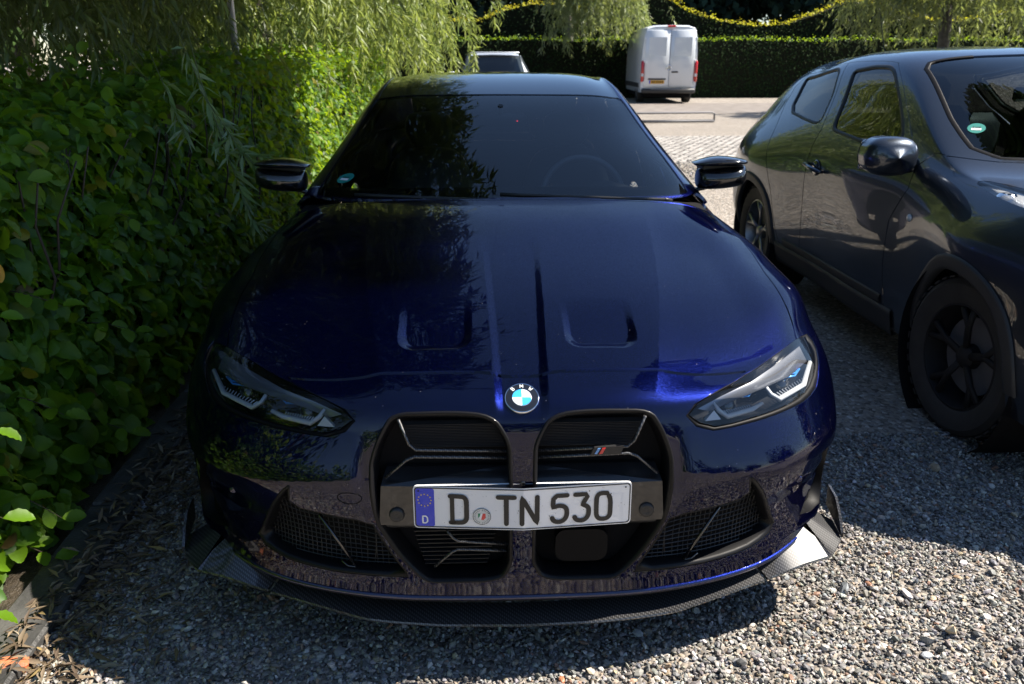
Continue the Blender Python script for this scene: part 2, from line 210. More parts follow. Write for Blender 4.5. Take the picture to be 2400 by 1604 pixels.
class MB:
    """collects simple solids into one mesh"""
    def __init__(s): s.V = []; s.F = []; s.n = 0
    def put(s, V, F):
        V = np.asarray(V, float); s.V.append(V); s.F += [[int(i) + s.n for i in f] for f in F]; s.n += len(V); return s
    def box(s, c, d, bev=.0, R=None):
        c = np.array(c, float); h = np.array(d, float) / 2
        if bev <= 0:
            V = np.array([[x, y, z] for x in (-1, 1) for y in (-1, 1) for z in (-1, 1)]) * h
            F = [(0,1,3,2),(4,6,7,5),(0,4,5,1),(2,3,7,6),(0,2,6,4),(1,5,7,3)]
        else:
            b = min(bev, h.min() * .95)
            V = []; idx = {}
            for x in (-1, 1):
                for y in (-1, 1):
                    for z in (-1, 1):
                        sg = np.array([x, y, z])
                        for a in range(3):
                            v = sg * (h - b); v[a] = sg[a] * h[a]; idx[(x, y, z, a)] = len(V); V.append(v)
            V = np.array(V); F = []
            for a in range(3):
                b1, c1 = [(1, 2), (2, 0), (0, 1)][a]
                for sg in (-1, 1):
                    q = []
                    for u, w in ((-1, -1), (1, -1), (1, 1), (-1, 1)):
                        k = [0, 0, 0]; k[a] = sg; k[b1] = u; k[c1] = w; q.append(idx[(*k, a)])
                    F.append(q if sg > 0 else q[::-1])
            for a in range(3):
                b1, c1 = [(1, 2), (2, 0), (0, 1)][a]
                for u in (-1, 1):
                    for w in (-1, 1):
                        k0 = [0, 0, 0]; k0[b1] = u; k0[c1] = w; k1 = list(k0); k0[a] = -1; k1[a] = 1
                        q = [idx[(*k0, b1)], idx[(*k1, b1)], idx[(*k1, c1)], idx[(*k0, c1)]]
                        F.append(q if u * w < 0 else q[::-1])
            for x in (-1, 1):
                for y in (-1, 1):
                    for z in (-1, 1):
                        t = [idx[(x, y, z, a)] for a in range(3)]
                        F.append(t if x * y * z > 0 else t[::-1])
        if R is not None: V = V @ np.array(R).T
        return s.put(V + c, F)
    def tube(s, P, r, n=8, cap=True, flat=1.0, up=(0, 0, 1)):
        P = np.array(P, float); k = len(P); r = np.broadcast_to(np.asarray(r, float), (k,))
        T = np.gradient(P, axis=0); T /= np.maximum(np.linalg.norm(T, axis=1), 1e-9)[:, None]
        u = np.array(up, float); V = []
        for i in range(k):
            a = np.cross(T[i], u)
            if np.linalg.norm(a) < 1e-4: a = np.cross(T[i], (1, 0, 0.01))
            a /= np.linalg.norm(a); b = np.cross(a, T[i])
            for j in range(n):
                t = 2 * math.pi * j / n; V.append(P[i] + r[i] * (math.cos(t) * a + flat * math.sin(t) * b))
        F = [(i*n+j, i*n+(j+1) % n, (i+1)*n+(j+1) % n, (i+1)*n+j) for i in range(k-1) for j in range(n)]
        if cap: F += [list(range(n))[::-1], [(k-1)*n+j for j in range(n)]]
        return s.put(V, F)
    def lathe(s, c, prof, n=40, axis='x', closed=False):
        """prof: (radius, along axis)"""
        prof = np.array(prof, float); k = len(prof); V = []
        for i in range(n):
            t = 2 * math.pi * i / n
            for r, a in prof:
                v = {'x': (a, r*math.cos(t), r*math.sin(t)), 'y': (r*math.cos(t), a, r*math.sin(t)), 'z': (r*math.cos(t), r*math.sin(t), a)}[axis]
                V.append(np.array(v) + np.array(c))
        F = []
        for i in range(n):
            i2 = (i + 1) % n
            for j in range(k - 1 + (1 if closed else 0)):
                j2 = (j + 1) % k; F.append((i*k+j, i2*k+j, i2*k+j2, i*k+j2))
        return s.put(V, F)
    def prism(s, poly, fn0, fn1):
        """closed 2-D outline mapped by two functions (front and back faces)"""
        n = len(poly); A = [fn0(*p) for p in poly]; B = [fn1(*p) for p in poly]
        F = [list(range(n)), list(range(2*n-1, n-1, -1))] + [(i, n+i, n+(i+1) % n, (i+1) % n) for i in range(n)]
        return s.put(A + B, F)
    def build(s, name, mat, parent=None, smooth=False, auto=None, **k):
        o = add(name, np.vstack(s.V), s.F, mat, parent, smooth=smooth, **k)
        if auto:
            me = o.data; me.polygons.foreach_set('use_smooth', np.ones(len(me.polygons), bool))
            me.set_sharp_from_angle(angle=R_(auto))
        return o
def inpoly(P, poly):
    P = np.asarray(P); poly = np.asarray(poly); x, y = P[:, 0], P[:, 1]; ins = np.zeros(len(P), bool); j = len(poly) - 1
    for i in range(len(poly)):
        xi, yi = poly[i]; xj, yj = poly[j]
        c = ((yi > y) != (yj > y)); 
        if yi != yj: ins ^= c & (x < (xj - xi) * (y - yi) / (yj - yi) + xi)
        j = i
    return ins
def densify(P, st, closed=True):
    P = np.asarray(P, float); n = len(P); out = []
    for i in range(n if closed else n - 1):
        a, b = P[i], P[(i + 1) % n]; k = max(1, int(np.ceil(np.linalg.norm(b - a) / st)))
        out += [a + (b - a) * t / k for t in range(k)]
    if not closed: out.append(P[-1])
    return np.array(out)
def smooth_poly(P, it=2, closed=True):
    P = np.asarray(P, float)
    for _ in range(it):
        if closed: Q = np.roll(P, -1, 0); P = np.stack([.75*P+.25*Q, .25*P+.75*Q], 1).reshape(-1, 2)
        else:
            A, B = P[:-1], P[1:]; P = np.vstack([P[:1], np.stack([.75*A+.25*B, .25*A+.75*B], 1).reshape(-1, 2), P[-1:]])
    return P
def strip(P, w):
    P = np.asarray(P, float); T = np.gradient(P, axis=0); T /= np.linalg.norm(T, axis=1)[:, None]; N = np.stack([-T[:, 1], T[:, 0]], 1)
    return np.vstack([P + N * w, (P - N * w)[::-1]])
def cdt(outer, holes, pts, st=.08):
    """triangulate the inside of `outer` minus `holes` in a surface's own (q, p) domain"""
    loops = [densify(outer, st)] + [densify(h, min(st, .06)) for h in holes]
    cv = np.vstack(loops); edges = []; o = 0
    for L in loops: n = len(L); edges += [(o+i, o+(i+1) % n) for i in range(n)]; o += n
    P = pts[inpoly(pts, outer)]
    for h in holes: P = P[~inpoly(P, h)]
    lo = cv.min(0); cell = .012; key = set()
    for d in ((0, 0), (1, 0), (0, 1), (1, 1), (-1, 0), (0, -1), (-1, -1), (1, -1), (-1, 1)):
        key.update(map(tuple, (np.floor((cv - lo) / cell).astype(int) + d).tolist()))
    kk = np.floor((P - lo) / cell).astype(int).tolist()
    P = P[[tuple(k) not in key for k in kk]]
    A = np.vstack([cv, P])
    v, e, f = delaunay_2d_cdt([Vector(a) for a in A.tolist()], edges, [], 0, 1e-6)[:3]
    v = np.array([tuple(a) for a in v]); f = np.array(f, int)
    c = v[f].mean(1); ok = inpoly(c, outer)
    for h in holes: ok &= ~inpoly(c, h)
    return v, f[ok]
def comps(nv, F):
    par = np.arange(nv)
    def find(a):
        while par[a] != a: par[a] = par[par[a]]; a = par[a]
        return a
    for a, b, c in F:
        ra, rb, rc = find(a), find(b), find(c); par[rb] = ra; par[rc] = ra
    return np.array([find(a) for a in F[:, 0]])
def bedges(F):
    E = {}
    for a, b, c in F.tolist():
        for u, w in ((a, b), (b, c), (c, a)):
            if (w, u) in E: del E[(w, u)]
            else: E[(u, w)] = 1
    return np.array(list(E.keys()), int)
def lift(su, v, F, flip=1, off=0.0, skirt=.0, mirror=0, weld0=False):
    """domain mesh -> (V, F, N); mirror: +1 keep, -1 mirrored, 0 both halves in one"""
    used = np.unique(F); re = -np.ones(len(v), int); re[used] = np.arange(len(used)); v = v[used]; F = re[F]
    V = su(v[:, 0], v[:, 1]); N = su.normal(v[:, 0], v[:, 1], flip)
    T = V[F[:, 1]] - V[F[:, 0]]; S = V[F[:, 2]] - V[F[:, 0]]
    if (np.cross(T, S) * N[F[:, 0]]).sum() < 0: F = F[:, ::-1]
    V = V + N * off
    if skirt:
        B = bedges(F)
        if weld0: B = B[~((np.abs(V[B[:, 0], 0]) < 1e-4) & (np.abs(V[B[:, 1], 0]) < 1e-4))]
        n = len(V); ids = np.unique(B); m = -np.ones(n, int); m[ids] = n + np.arange(len(ids))
        V = np.vstack([V, V[ids] - N[ids] * skirt]); N = np.vstack([N, N[ids]])
        F = np.vstack([F, np.stack([B[:, 1], B[:, 0], m[B[:, 0]]], 1), np.stack([B[:, 1], m[B[:, 0]], m[B[:, 1]]], 1)])
    M = np.array([-1, 1, 1])
    if mirror == 1: return V, F, N
    if mirror == -1: return V * M, F[:, ::-1], N * M
    return np.vstack([V, V * M]), np.vstack([F, F[:, ::-1] + len(V)]), np.vstack([N, N * M])
def grid(q0, q1, p0, p1, dq, dp, jit=.12):
    q = np.arange(q0 + dq/2, q1, dq); p = np.arange(p0 + dp/2, p1, dp); Q, P = np.meshgrid(q, p, indexing='ij')
    G = np.stack([Q.ravel(), P.ravel()], 1); return G + rng.uniform(-jit, jit, G.shape) * (dq, dp)
def sheet(name, su, poly, mat, parent, flip, off=0, skirt=0, mirror=1, st=.08, holes=(), weld0=False):
    poly = np.asarray(poly, float); lo, hi = poly.min(0), poly.max(0)
    v, F = cdt(poly, list(holes), grid(lo[0], hi[0], lo[1], hi[1], st, st), st)
    V, F, N = lift(su, v, F, flip, off, skirt, mirror, weld0)
    return add(name, V, F, mat, parent, normals=N)
def ring(name, su, outer, inner, mat, parent, flip, prof, mirror=1):
    """raised frame between two outlines with the same number of points; prof = (blend, offset) list"""
    outer, inner = np.asarray(outer), np.asarray(inner); n = len(outer); V = []
    for b, h in prof:
        d = outer * (1 - b) + inner * b; P = su(d[:, 0], d[:, 1]); N = su.normal(d[:, 0], d[:, 1], flip, 5e-3); V.append(P + N * h)
    k = len(prof); V = np.vstack(V)
    F = [(i*n+j, i*n+(j+1) % n, (i+1)*n+(j+1) % n, (i+1)*n+j) for i in range(k-1) for j in range(n)]
    c = V.mean(0); f = F[0]; nn = np.cross(V[f[1]]-V[f[0]], V[f[3]]-V[f[0]])
    if mirror == -1: V = V * [-1, 1, 1]
    return add(name, V, F, mat, parent)
def copy_tree(o, parent=None):
    c = o.copy(); COL.objects.link(c)
    if parent is not None: c.parent = parent
    for ch in [x for x in KIDS.get(o.name, [])]: copy_tree(ch, c)
    return c
KIDS = {}
def index_kids():
    KIDS.clear()
    for o in COL.objects:
        if o.parent: KIDS.setdefault(o.parent.name, []).append(o)

# ================================================================= materials
def new_mat(name):
    m = bpy.data.materials.new(name); m.use_nodes = True; nt = m.node_tree
    return m, nt, nt.nodes, nt.links, nt.nodes['Principled BSDF']
def simple(name, col, rough=.5, metal=0., coat=0., spec=.5, coat_r=.03, emit=None):
    m, nt, n, l, b = new_mat(name)
    b.inputs['Base Color'].default_value = (*col, 1); b.inputs['Roughness'].default_value = rough; b.inputs['Metallic'].default_value = metal
    b.inputs['Coat Weight'].default_value = coat; b.inputs['Coat Roughness'].default_value = coat_r; b.inputs['Specular IOR Level'].default_value = spec
    if emit: b.inputs['Emission Color'].default_value = (*emit, 1); b.inputs['Emission Strength'].default_value = 1
    return m
def noise_col(m_tuple, c0, c1, scale, detail=4, bump=0., bscale=None, dist=.01, coord='Object', pos=(.35, .65)):
    m, nt, n, l, b = m_tuple
    tc = n.new('ShaderNodeTexCoord'); t = n.new('ShaderNodeTexNoise'); t.inputs['Scale'].default_value = scale; t.inputs['Detail'].default_value = detail
    l.new(tc.outputs[coord], t.inputs['Vector'])
    r = n.new('ShaderNodeValToRGB'); r.color_ramp.elements[0].color = (*c0, 1); r.color_ramp.elements[1].color = (*c1, 1)
    r.color_ramp.elements[0].position, r.color_ramp.elements[1].position = pos
    l.new(t.outputs['Fac'], r.inputs['Fac']); l.new(r.outputs['Color'], b.inputs['Base Color'])
    if bump:
        t2 = n.new('ShaderNodeTexNoise'); t2.inputs['Scale'].default_value = bscale or scale * 4; t2.inputs['Detail'].default_value = 6
        l.new(tc.outputs[coord], t2.inputs['Vector']); bp = n.new('ShaderNodeBump'); bp.inputs['Strength'].default_value = bump; bp.inputs['Distance'].default_value = dist
        l.new(t2.outputs['Fac'], bp.inputs['Height']); l.new(bp.outputs['Normal'], b.inputs['Normal'])
    return m
def paint(name, col, metal, rough, dust=.0, flake=.25, tint=(1, 1, 1), cior=1.72):
    m, nt, n, l, b = new_mat(name)
    b.inputs['Metallic'].default_value = metal; b.inputs['Roughness'].default_value = rough
    b.inputs['Coat Weight'].default_value = 1.0; b.inputs['Coat Roughness'].default_value = .012; b.inputs['Coat IOR'].default_value = cior
    b.inputs['Specular Tint'].default_value = (*tint, 1)
    tc = n.new('ShaderNodeTexCoord')
    v = n.new('ShaderNodeTexVoronoi'); v.inputs['Scale'].default_value = 1400; l.new(tc.outputs['Object'], v.inputs['Vector'])
    # tiny tilt of the metal flakes in the base layer only
    geo = n.new('ShaderNodeNewGeometry'); sub = n.new('ShaderNodeVectorMath'); sub.operation = 'SUBTRACT'; sub.inputs[1].default_value = (.5, .5, .5)
    l.new(v.outputs['Color'], sub.inputs[0]); sc = n.new('ShaderNodeVectorMath'); sc.operation = 'SCALE'; sc.inputs['Scale'].default_value = flake
    l.new(sub.outputs[0], sc.inputs[0]); ad = n.new('ShaderNodeVectorMath'); l.new(geo.outputs['Normal'], ad.inputs[0]); l.new(sc.outputs[0], ad.inputs[1])
    no = n.new('ShaderNodeVectorMath'); no.operation = 'NORMALIZE'; l.new(ad.outputs[0], no.inputs[0]); l.new(no.outputs[0], b.inputs['Normal'])
    base = n.new('ShaderNodeRGB'); base.outputs[0].default_value = (*col, 1)
    if dust:
        d = n.new('ShaderNodeTexVoronoi'); d.inputs['Scale'].default_value = 42; l.new(tc.outputs['Object'], d.inputs['Vector'])
        ns = n.new('ShaderNodeTexNoise'); ns.inputs['Scale'].default_value = 9; l.new(tc.outputs['Object'], ns.inputs['Vector'])
        th = n.new('ShaderNodeMapRange'); th.inputs[1].default_value = .45; th.inputs[2].default_value = .75; th.inputs[3].default_value = .012; th.inputs[4].default_value = .085
        l.new(ns.outputs['Fac'], th.inputs[0])
        lt = n.new('ShaderNodeMath'); lt.operation = 'LESS_THAN'; l.new(d.outputs['Distance'], lt.inputs[0]); l.new(th.outputs[0], lt.inputs[1])
        ml = n.new('ShaderNodeMath'); ml.operation = 'MULTIPLY'; ml.inputs[1].default_value = dust; l.new(lt.outputs[0], ml.inputs[0])
        mx = n.new('ShaderNodeMix'); mx.data_type = 'RGBA'; l.new(ml.outputs[0], mx.inputs[0]); l.new(base.outputs[0], mx.inputs[6]); mx.inputs[7].default_value = (.45, .43, .40, 1)
        l.new(mx.outputs[2], b.inputs['Base Color'])
        iv = n.new('ShaderNodeMath'); iv.operation = 'SUBTRACT'; iv.inputs[0].default_value = 1; l.new(ml.outputs[0], iv.inputs[1])
        l.new(iv.outputs[0], b.inputs['Coat Weight'])
        mm = n.new('ShaderNodeMath'); mm.operation = 'MULTIPLY'; mm.inputs[1].default_value = metal; l.new(iv.outputs[0], mm.inputs[0]); l.new(mm.outputs[0], b.inputs['Metallic'])
    else: l.new(base.outputs[0], b.inputs['Base Color'])
    return m
def glass(name, tint, ior=1.5):
    m = bpy.data.materials.new(name); m.use_nodes = True; nt = m.node_tree; n = nt.nodes; l = nt.links
    n.remove(n['Principled BSDF']); o = n['Material Output']
    t = n.new('ShaderNodeBsdfTransparent'); t.inputs['Color'].default_value = (*tint, 1)
    g = n.new('ShaderNodeBsdfGlossy'); g.inputs['Roughness'].default_value = .004; g.inputs['Color'].default_value = (1, 1, 1, 1)
    f = n.new('ShaderNodeFresnel'); f.inputs['IOR'].default_value = ior; mx = n.new('ShaderNodeMixShader')
    l.new(f.outputs[0], mx.inputs[0]); l.new(t.outputs[0], mx.inputs[1]); l.new(g.outputs[0], mx.inputs[2]); l.new(mx.outputs[0], o.inputs['Surface'])
    return m
def carbon(name, gloss=1.0):
    m, nt, n, l, b = new_mat(name)
    tc = n.new('ShaderNodeTexCoord'); w1 = n.new('ShaderNodeTexWave'); w1.inputs['Scale'].default_value = 42; w1.bands_direction = 'DIAGONAL'
    l.new(tc.outputs['Object'], w1.inputs['Vector'])
    w2 = n.new('ShaderNodeTexWave'); w2.inputs['Scale'].default_value = 60; w2.bands_direction = 'X'; l.new(tc.outputs['Object'], w2.inputs['Vector'])
    mu = n.new('ShaderNodeMath'); mu.operation = 'MULTIPLY'; l.new(w1.outputs['Fac'], mu.inputs[0]); l.new(w2.outputs['Fac'], mu.inputs[1])
    r = n.new('ShaderNodeValToRGB'); r.color_ramp.elements[0].color = (.006, .006, .007, 1); r.color_ramp.elements[1].color = (.10, .10, .105, 1)
    l.new(mu.outputs[0], r.inputs['Fac']); l.new(r.outputs['Color'], b.inputs['Base Color'])
    b.inputs['Roughness'].default_value = .45; b.inputs['Metallic'].default_value = .1; b.inputs['Coat Weight'].default_value = gloss; b.inputs['Coat Roughness'].default_value = .02
    return m
def leaf_mat(name, rough=.42, trans=.5, tcol=(.16, .30, .02), spec=.42):
    m, nt, n, l, b = new_mat(name)
    at = n.new('ShaderNodeAttribute'); at.attribute_name = 'Col'
    l.new(at.outputs['Color'], b.inputs['Base Color']); b.inputs['Roughness'].default_value = rough; b.inputs['Specular IOR Level'].default_value = spec
    tr = n.new('ShaderNodeBsdfTranslucent'); mul = n.new('ShaderNodeMix'); mul.data_type = 'RGBA'; mul.inputs[0].default_value = .72
    l.new(at.outputs['Color'], mul.inputs[6]); mul.inputs[7].default_value = (*tcol, 1)
    l.new(mul.outputs[2], tr.inputs['Color'])
    mx = n.new('ShaderNodeMixShader'); mx.inputs[0].default_value = trans
    l.new(b.outputs[0], mx.inputs[1]); l.new(tr.outputs[0], mx.inputs[2]); l.new(mx.outputs[0], n['Material Output'].inputs['Surface'])
    return m
def attr_mat(name, rough=.7, spec=.4, bump=0, bscale=200):
    m, nt, n, l, b = new_mat(name); at = n.new('ShaderNodeAttribute'); at.attribute_name = 'Col'
    l.new(at.outputs['Color'], b.inputs['Base Color']); b.inputs['Roughness'].default_value = rough; b.inputs['Specular IOR Level'].default_value = spec
    return m

M = {}
M['blue'] = paint('deep blue metallic paint', (.0010, .0030, .043), .85, .30, dust=.5, tint=(.10, .16, .75))
M['grey_paint'] = paint('dark grey metallic paint', (.033, .039, .050), .6, .34, flake=.12, tint=(.6, .7, .9), cior=1.55)
M['white_paint'] = paint('white van paint', (.64, .68, .73), .0, .35, flake=0)
M['silver_paint'] = paint('silver white paint', (.62, .66, .72), .3, .3, flake=0)
M['sign_blue'] = paint('bright blue paint', (.02, .11, .42), .1, .35, flake=0)
M['black_gloss'] = simple('gloss black', (.008, .008, .009), .12, 0, 1)
M['trim_black'] = simple('satin black trim', (.005, .005, .006), .45, 0, .10, .18)
M['bezel'] = simple('lamp bezel black', (.004, .004, .005), .5, spec=.10)
M['black_plastic'] = simple('black plastic', (.014, .014, .015), .5)
M['black_matte'] = simple('matte black', (.005, .005, .006), .8, spec=.15)
M['clad'] = simple('grey black cladding', (.025, .026, .028), .55)
M['rubber'] = noise_col(new_mat('tyre rubber'), (.012, .012, .012), (.025, .024, .023), 14)
M['rubber'].node_tree.nodes['Principled BSDF'].inputs['Roughness'].default_value = .75
M['carbon'] = carbon('carbon weave')
M['alloy'] = simple('grey alloy', (.28, .28, .29), .32, .85)
M['alloy_dark'] = simple('dark alloy', (.03, .03, .033), .3, .6, .6)
M['chrome'] = simple('chrome', (.75, .76, .78), .08, 1)
M['carrier'] = simple('dark plate carrier', (.010, .010, .011), .28, 0, .5)
M['silver'] = simple('bright silver reflector', (.22, .23, .26), .25, .6, .6)
M['reflector'] = simple('lamp reflector', (.75, .77, .80), .25, .5)
M['lens'] = glass('lamp cover', (.93, .94, .95), 1.42)
M['screen'] = glass('windscreen glass', (.60, .66, .68), 1.52)
M['tint'] = glass('tinted glass', (.07, .085, .09), 1.55)
M['jglass'] = glass('green tinted window glass', (.45, .55, .52), 1.52)
M['drl'] = simple('clear light guide', (.58, .60, .63), .22, .0, .8)
M['accent'] = simple('blue lamp accent', (.05, .28, .75), .25, .2, .6)
M['lamp_black'] = simple('lamp housing black', (.012, .013, .016), .25, .2, .3)
M['red_lamp'] = simple('red lamp plastic', (.42, .012, .010), .15, 0, 1)
M['orange_lamp'] = simple('amber lamp plastic', (.6, .2, .03), .25, 0, 1)
M['plate_white'] = simple('plate white', (.74, .74, .76), .35, 0, .3)
M['plate_blue'] = simple('plate blue', (.010, .035, .52), .35, 0, .3)
M['plate_yellow'] = simple('plate yellow', (.72, .36, .01), .4)
M['ink'] = simple('black ink', (.008, .008, .009), .45)
M['star'] = simple('yellow ink', (.75, .55, .05), .5)
M['white_ink'] = simple('white enamel', (.80, .80, .80), .3, 0, .5)
M['cyan_ink'] = simple('light blue enamel', (.045, .36, .78), .25, 0, .5)
M['m_blue'] = simple('pale blue enamel', (.12, .30, .62), .3, 0, .5)
M['m_red'] = simple('red enamel', (.62, .03, .03), .3, 0, .5)
M['green_ink'] = simple('green ink', (.01, .22, .10), .5)
M['sticker'] = simple('green emission sticker', (.010, .20, .17), .5)
M['leather'] = simple('dark seat leather', (.07, .075, .085), .5)
M['dash'] = simple('dashboard', (.035, .037, .042), .6)
M['leaf'] = leaf_mat('hornbeam leaf', .50, .50, (.36, .50, .015))
M['willow'] = leaf_mat('willow leaf', .42, .44, (.42, .50, .10))
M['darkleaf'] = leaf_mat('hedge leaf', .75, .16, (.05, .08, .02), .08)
M['rimleaf'] = leaf_mat('sunlit hedge leaf', .55, .5, (.60, .58, .03))  # sunlight on the hedge rim put into a brighter copy of the leaf
M['wheel_shade'] = simple('arch shaded wheel', (.010, .010, .011), .6, spec=.25)  # front wheels of the crossover: shade of the arch put into the colour
M['bark'] = noise_col(new_mat('bark'), (.035, .028, .02), (.10, .085, .065), 9, bump=.6, bscale=40, dist=.02)
M['twig'] = simple('green twig', (.10, .12, .035), .6)
M['twig_brown'] = simple('brown twig', (.05, .035, .022), .7)
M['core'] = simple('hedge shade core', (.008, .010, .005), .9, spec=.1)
M['stone'] = attr_mat('gravel stone', .62, .5)
M['litter'] = attr_mat('dry leaf', .7, .3)
M['kerb'] = noise_col(new_mat('weathered concrete'), (.028, .028, .028), (.085, .083, .08), 6, 8, bump=.5, bscale=90, dist=.006)
M['brick'] = noise_col(new_mat('brick'), (.30, .075, .03), (.48, .15, .07), 20, bump=.5, bscale=120, dist=.004)
M['steel'] = simple('galvanised steel', (.58, .60, .63), .45, .4)
M['steel_dark'] = simple('weathered steel', (.13, .13, .14), .6, .3)
M['leaf_yellow'] = leaf_mat('yellow leaf', .5, .3, (.5, .3, .02))
# gravel ground sheet
def ground_mat():
    m, nt, n, l, b = new_mat('gravel ground'); tc = n.new('ShaderNodeTexCoord')
    v = n.new('ShaderNodeTexVoronoi'); v.inputs['Scale'].default_value = 62; l.new(tc.outputs['Object'], v.inputs['Vector'])
    r = n.new('ShaderNodeValToRGB'); e = r.color_ramp.elements
    cols = [(.0, (.075, .066, .058)), (.25, (.16, .14, .12)), (.5, (.24, .205, .17)), (.7, (.30, .255, .21)), (.85, (.21, .20, .19)), (.95, (.42, .38, .33))]
    e[0].color = (*cols[0][1], 1); e[1].position = 1; e[1].color = (.50, .46, .42, 1)
    for p, c in cols[1:]: x = e.new(p); x.color = (*c, 1)
    sp = n.new('ShaderNodeSeparateColor'); l.new(v.outputs['Color'], sp.inputs[0]); l.new(sp.outputs[0], r.inputs['Fac'])
    big = n.new('ShaderNodeTexNoise'); big.inputs['Scale'].default_value = .7; big.inputs['Detail'].default_value = 5; l.new(tc.outputs['Object'], big.inputs['Vector'])
    br = n.new('ShaderNodeMapRange'); br.inputs[3].default_value = .82; br.inputs[4].default_value = 1.18; l.new(big.outputs['Fac'], br.inputs[0])
    mu = n.new('ShaderNodeMix'); mu.data_type = 'RGBA'; mu.blend_type = 'MULTIPLY'; mu.inputs[0].default_value = 1; l.new(r.outputs[0], mu.inputs[6]); l.new(br.outputs[0], mu.inputs[7])
    l.new(mu.outputs[2], b.inputs['Base Color']); b.inputs['Roughness'].default_value = .8
    bp = n.new('ShaderNodeBump'); bp.inputs['Strength'].default_value = .9; bp.inputs['Distance'].default_value = .012; bp.invert = True
    l.new(v.outputs['Distance'], bp.inputs['Height']); l.new(bp.outputs[0], b.inputs['Normal'])
    return m
M['ground'] = ground_mat()
# ================================================================= the blue car
car = thing('parked_car', (0, 2.4, 0), 'dark blue metallic sports saloon with carbon splitter and white number plate reading D TN 530', 'car')
def FN(): return car
# ---- front end panels
lens = np.array(D['lens']); bez = lens + (np.array(D['bezel']) - lens) * .58; kid = np.array(D['kidney']); itk = np.array(D['intake'])
FF = 1
_n = front.normal([7.0], [.6]); FF = 1 if _n[0, 2] > 0 else -1
cf = np.array([[D['cut_front'][0][0], -.05]] + D['cut_front'][:-1] + [[4.735, 3.05]])
cs = np.array([[4.90, 4.84]] + D['cut_side'][1:] + [[8.95, 5.42]])
cb = np.array([[4.72, 5.6], [4.66, 6.2], [4.60, 6.9], [4.52, 8.05]])
cr = np.array([[8.93, -.05], [8.93, 2.0], [8.93, 4.0], [8.92, 5.46]])
cuts = [strip(smooth_poly(densify(cf, .3, False), 2, False), .028), strip(smooth_poly(densify(cs, .4, False), 2, False), .028), strip(cb, .012), strip(cr, .012)]
air = np.array(D['air'])
G = np.vstack([grid(4.85, 6.3, .2, 1.65, .012, .018), grid(4, 7, .1, .62, .028, .011), grid(0, 4, 0, 8, .055, .06), grid(4, 7, 0, 5, .021, .032), grid(4, 7, 5, 8, .06, .06), grid(7, 9, 0, 8, .05, .06)])
outer = np.array([[0, 0], [9, 0], [9, 8], [0, 8]], float)
v, F = cdt(outer, [bez, smooth_poly(kid, 1), itk, air] + cuts, G, .06)
lab = comps(len(v), F)
def comp_at(q, p):
    c = v[F].mean(1); return lab[np.argmin(((c - (q, p))**2).sum(1))]
L_hood, L_bump, L_fend = comp_at(7, .5), comp_at(2.4, .03), comp_at(7, 6.5)
for nm, L, mir in (('bonnet', L_hood, 0), ('bumper', L_bump, 0), ('front_wing', L_fend, 1), ('front_wing', L_fend, -1)):
    V, f, N = lift(front, v, F[lab == L], FF, 0, .012, mir, weld0=True)
    add(nm, V, f, M['blue'], car, normals=N)
# dark structure behind the panel gaps and openings
V, f, N = lift(front, *(lambda g: (g[0], g[1]))(cdt(outer, [bez], grid(0, 9, 0, 8, .2, .2), .2)), FF, -.085, 0, 0)
add('inner_structure', V, f, M['black_matte'], car, normals=N)
def fp(q, p, off=0, s=1):
    P = front([q], [p])[0] + front.normal([q], [p], FF, 5e-3)[0] * off; return P * [s, 1, 1]
def fpl(L, off, s=1): return np.array([fp(a, b, off, s) for a, b in L])
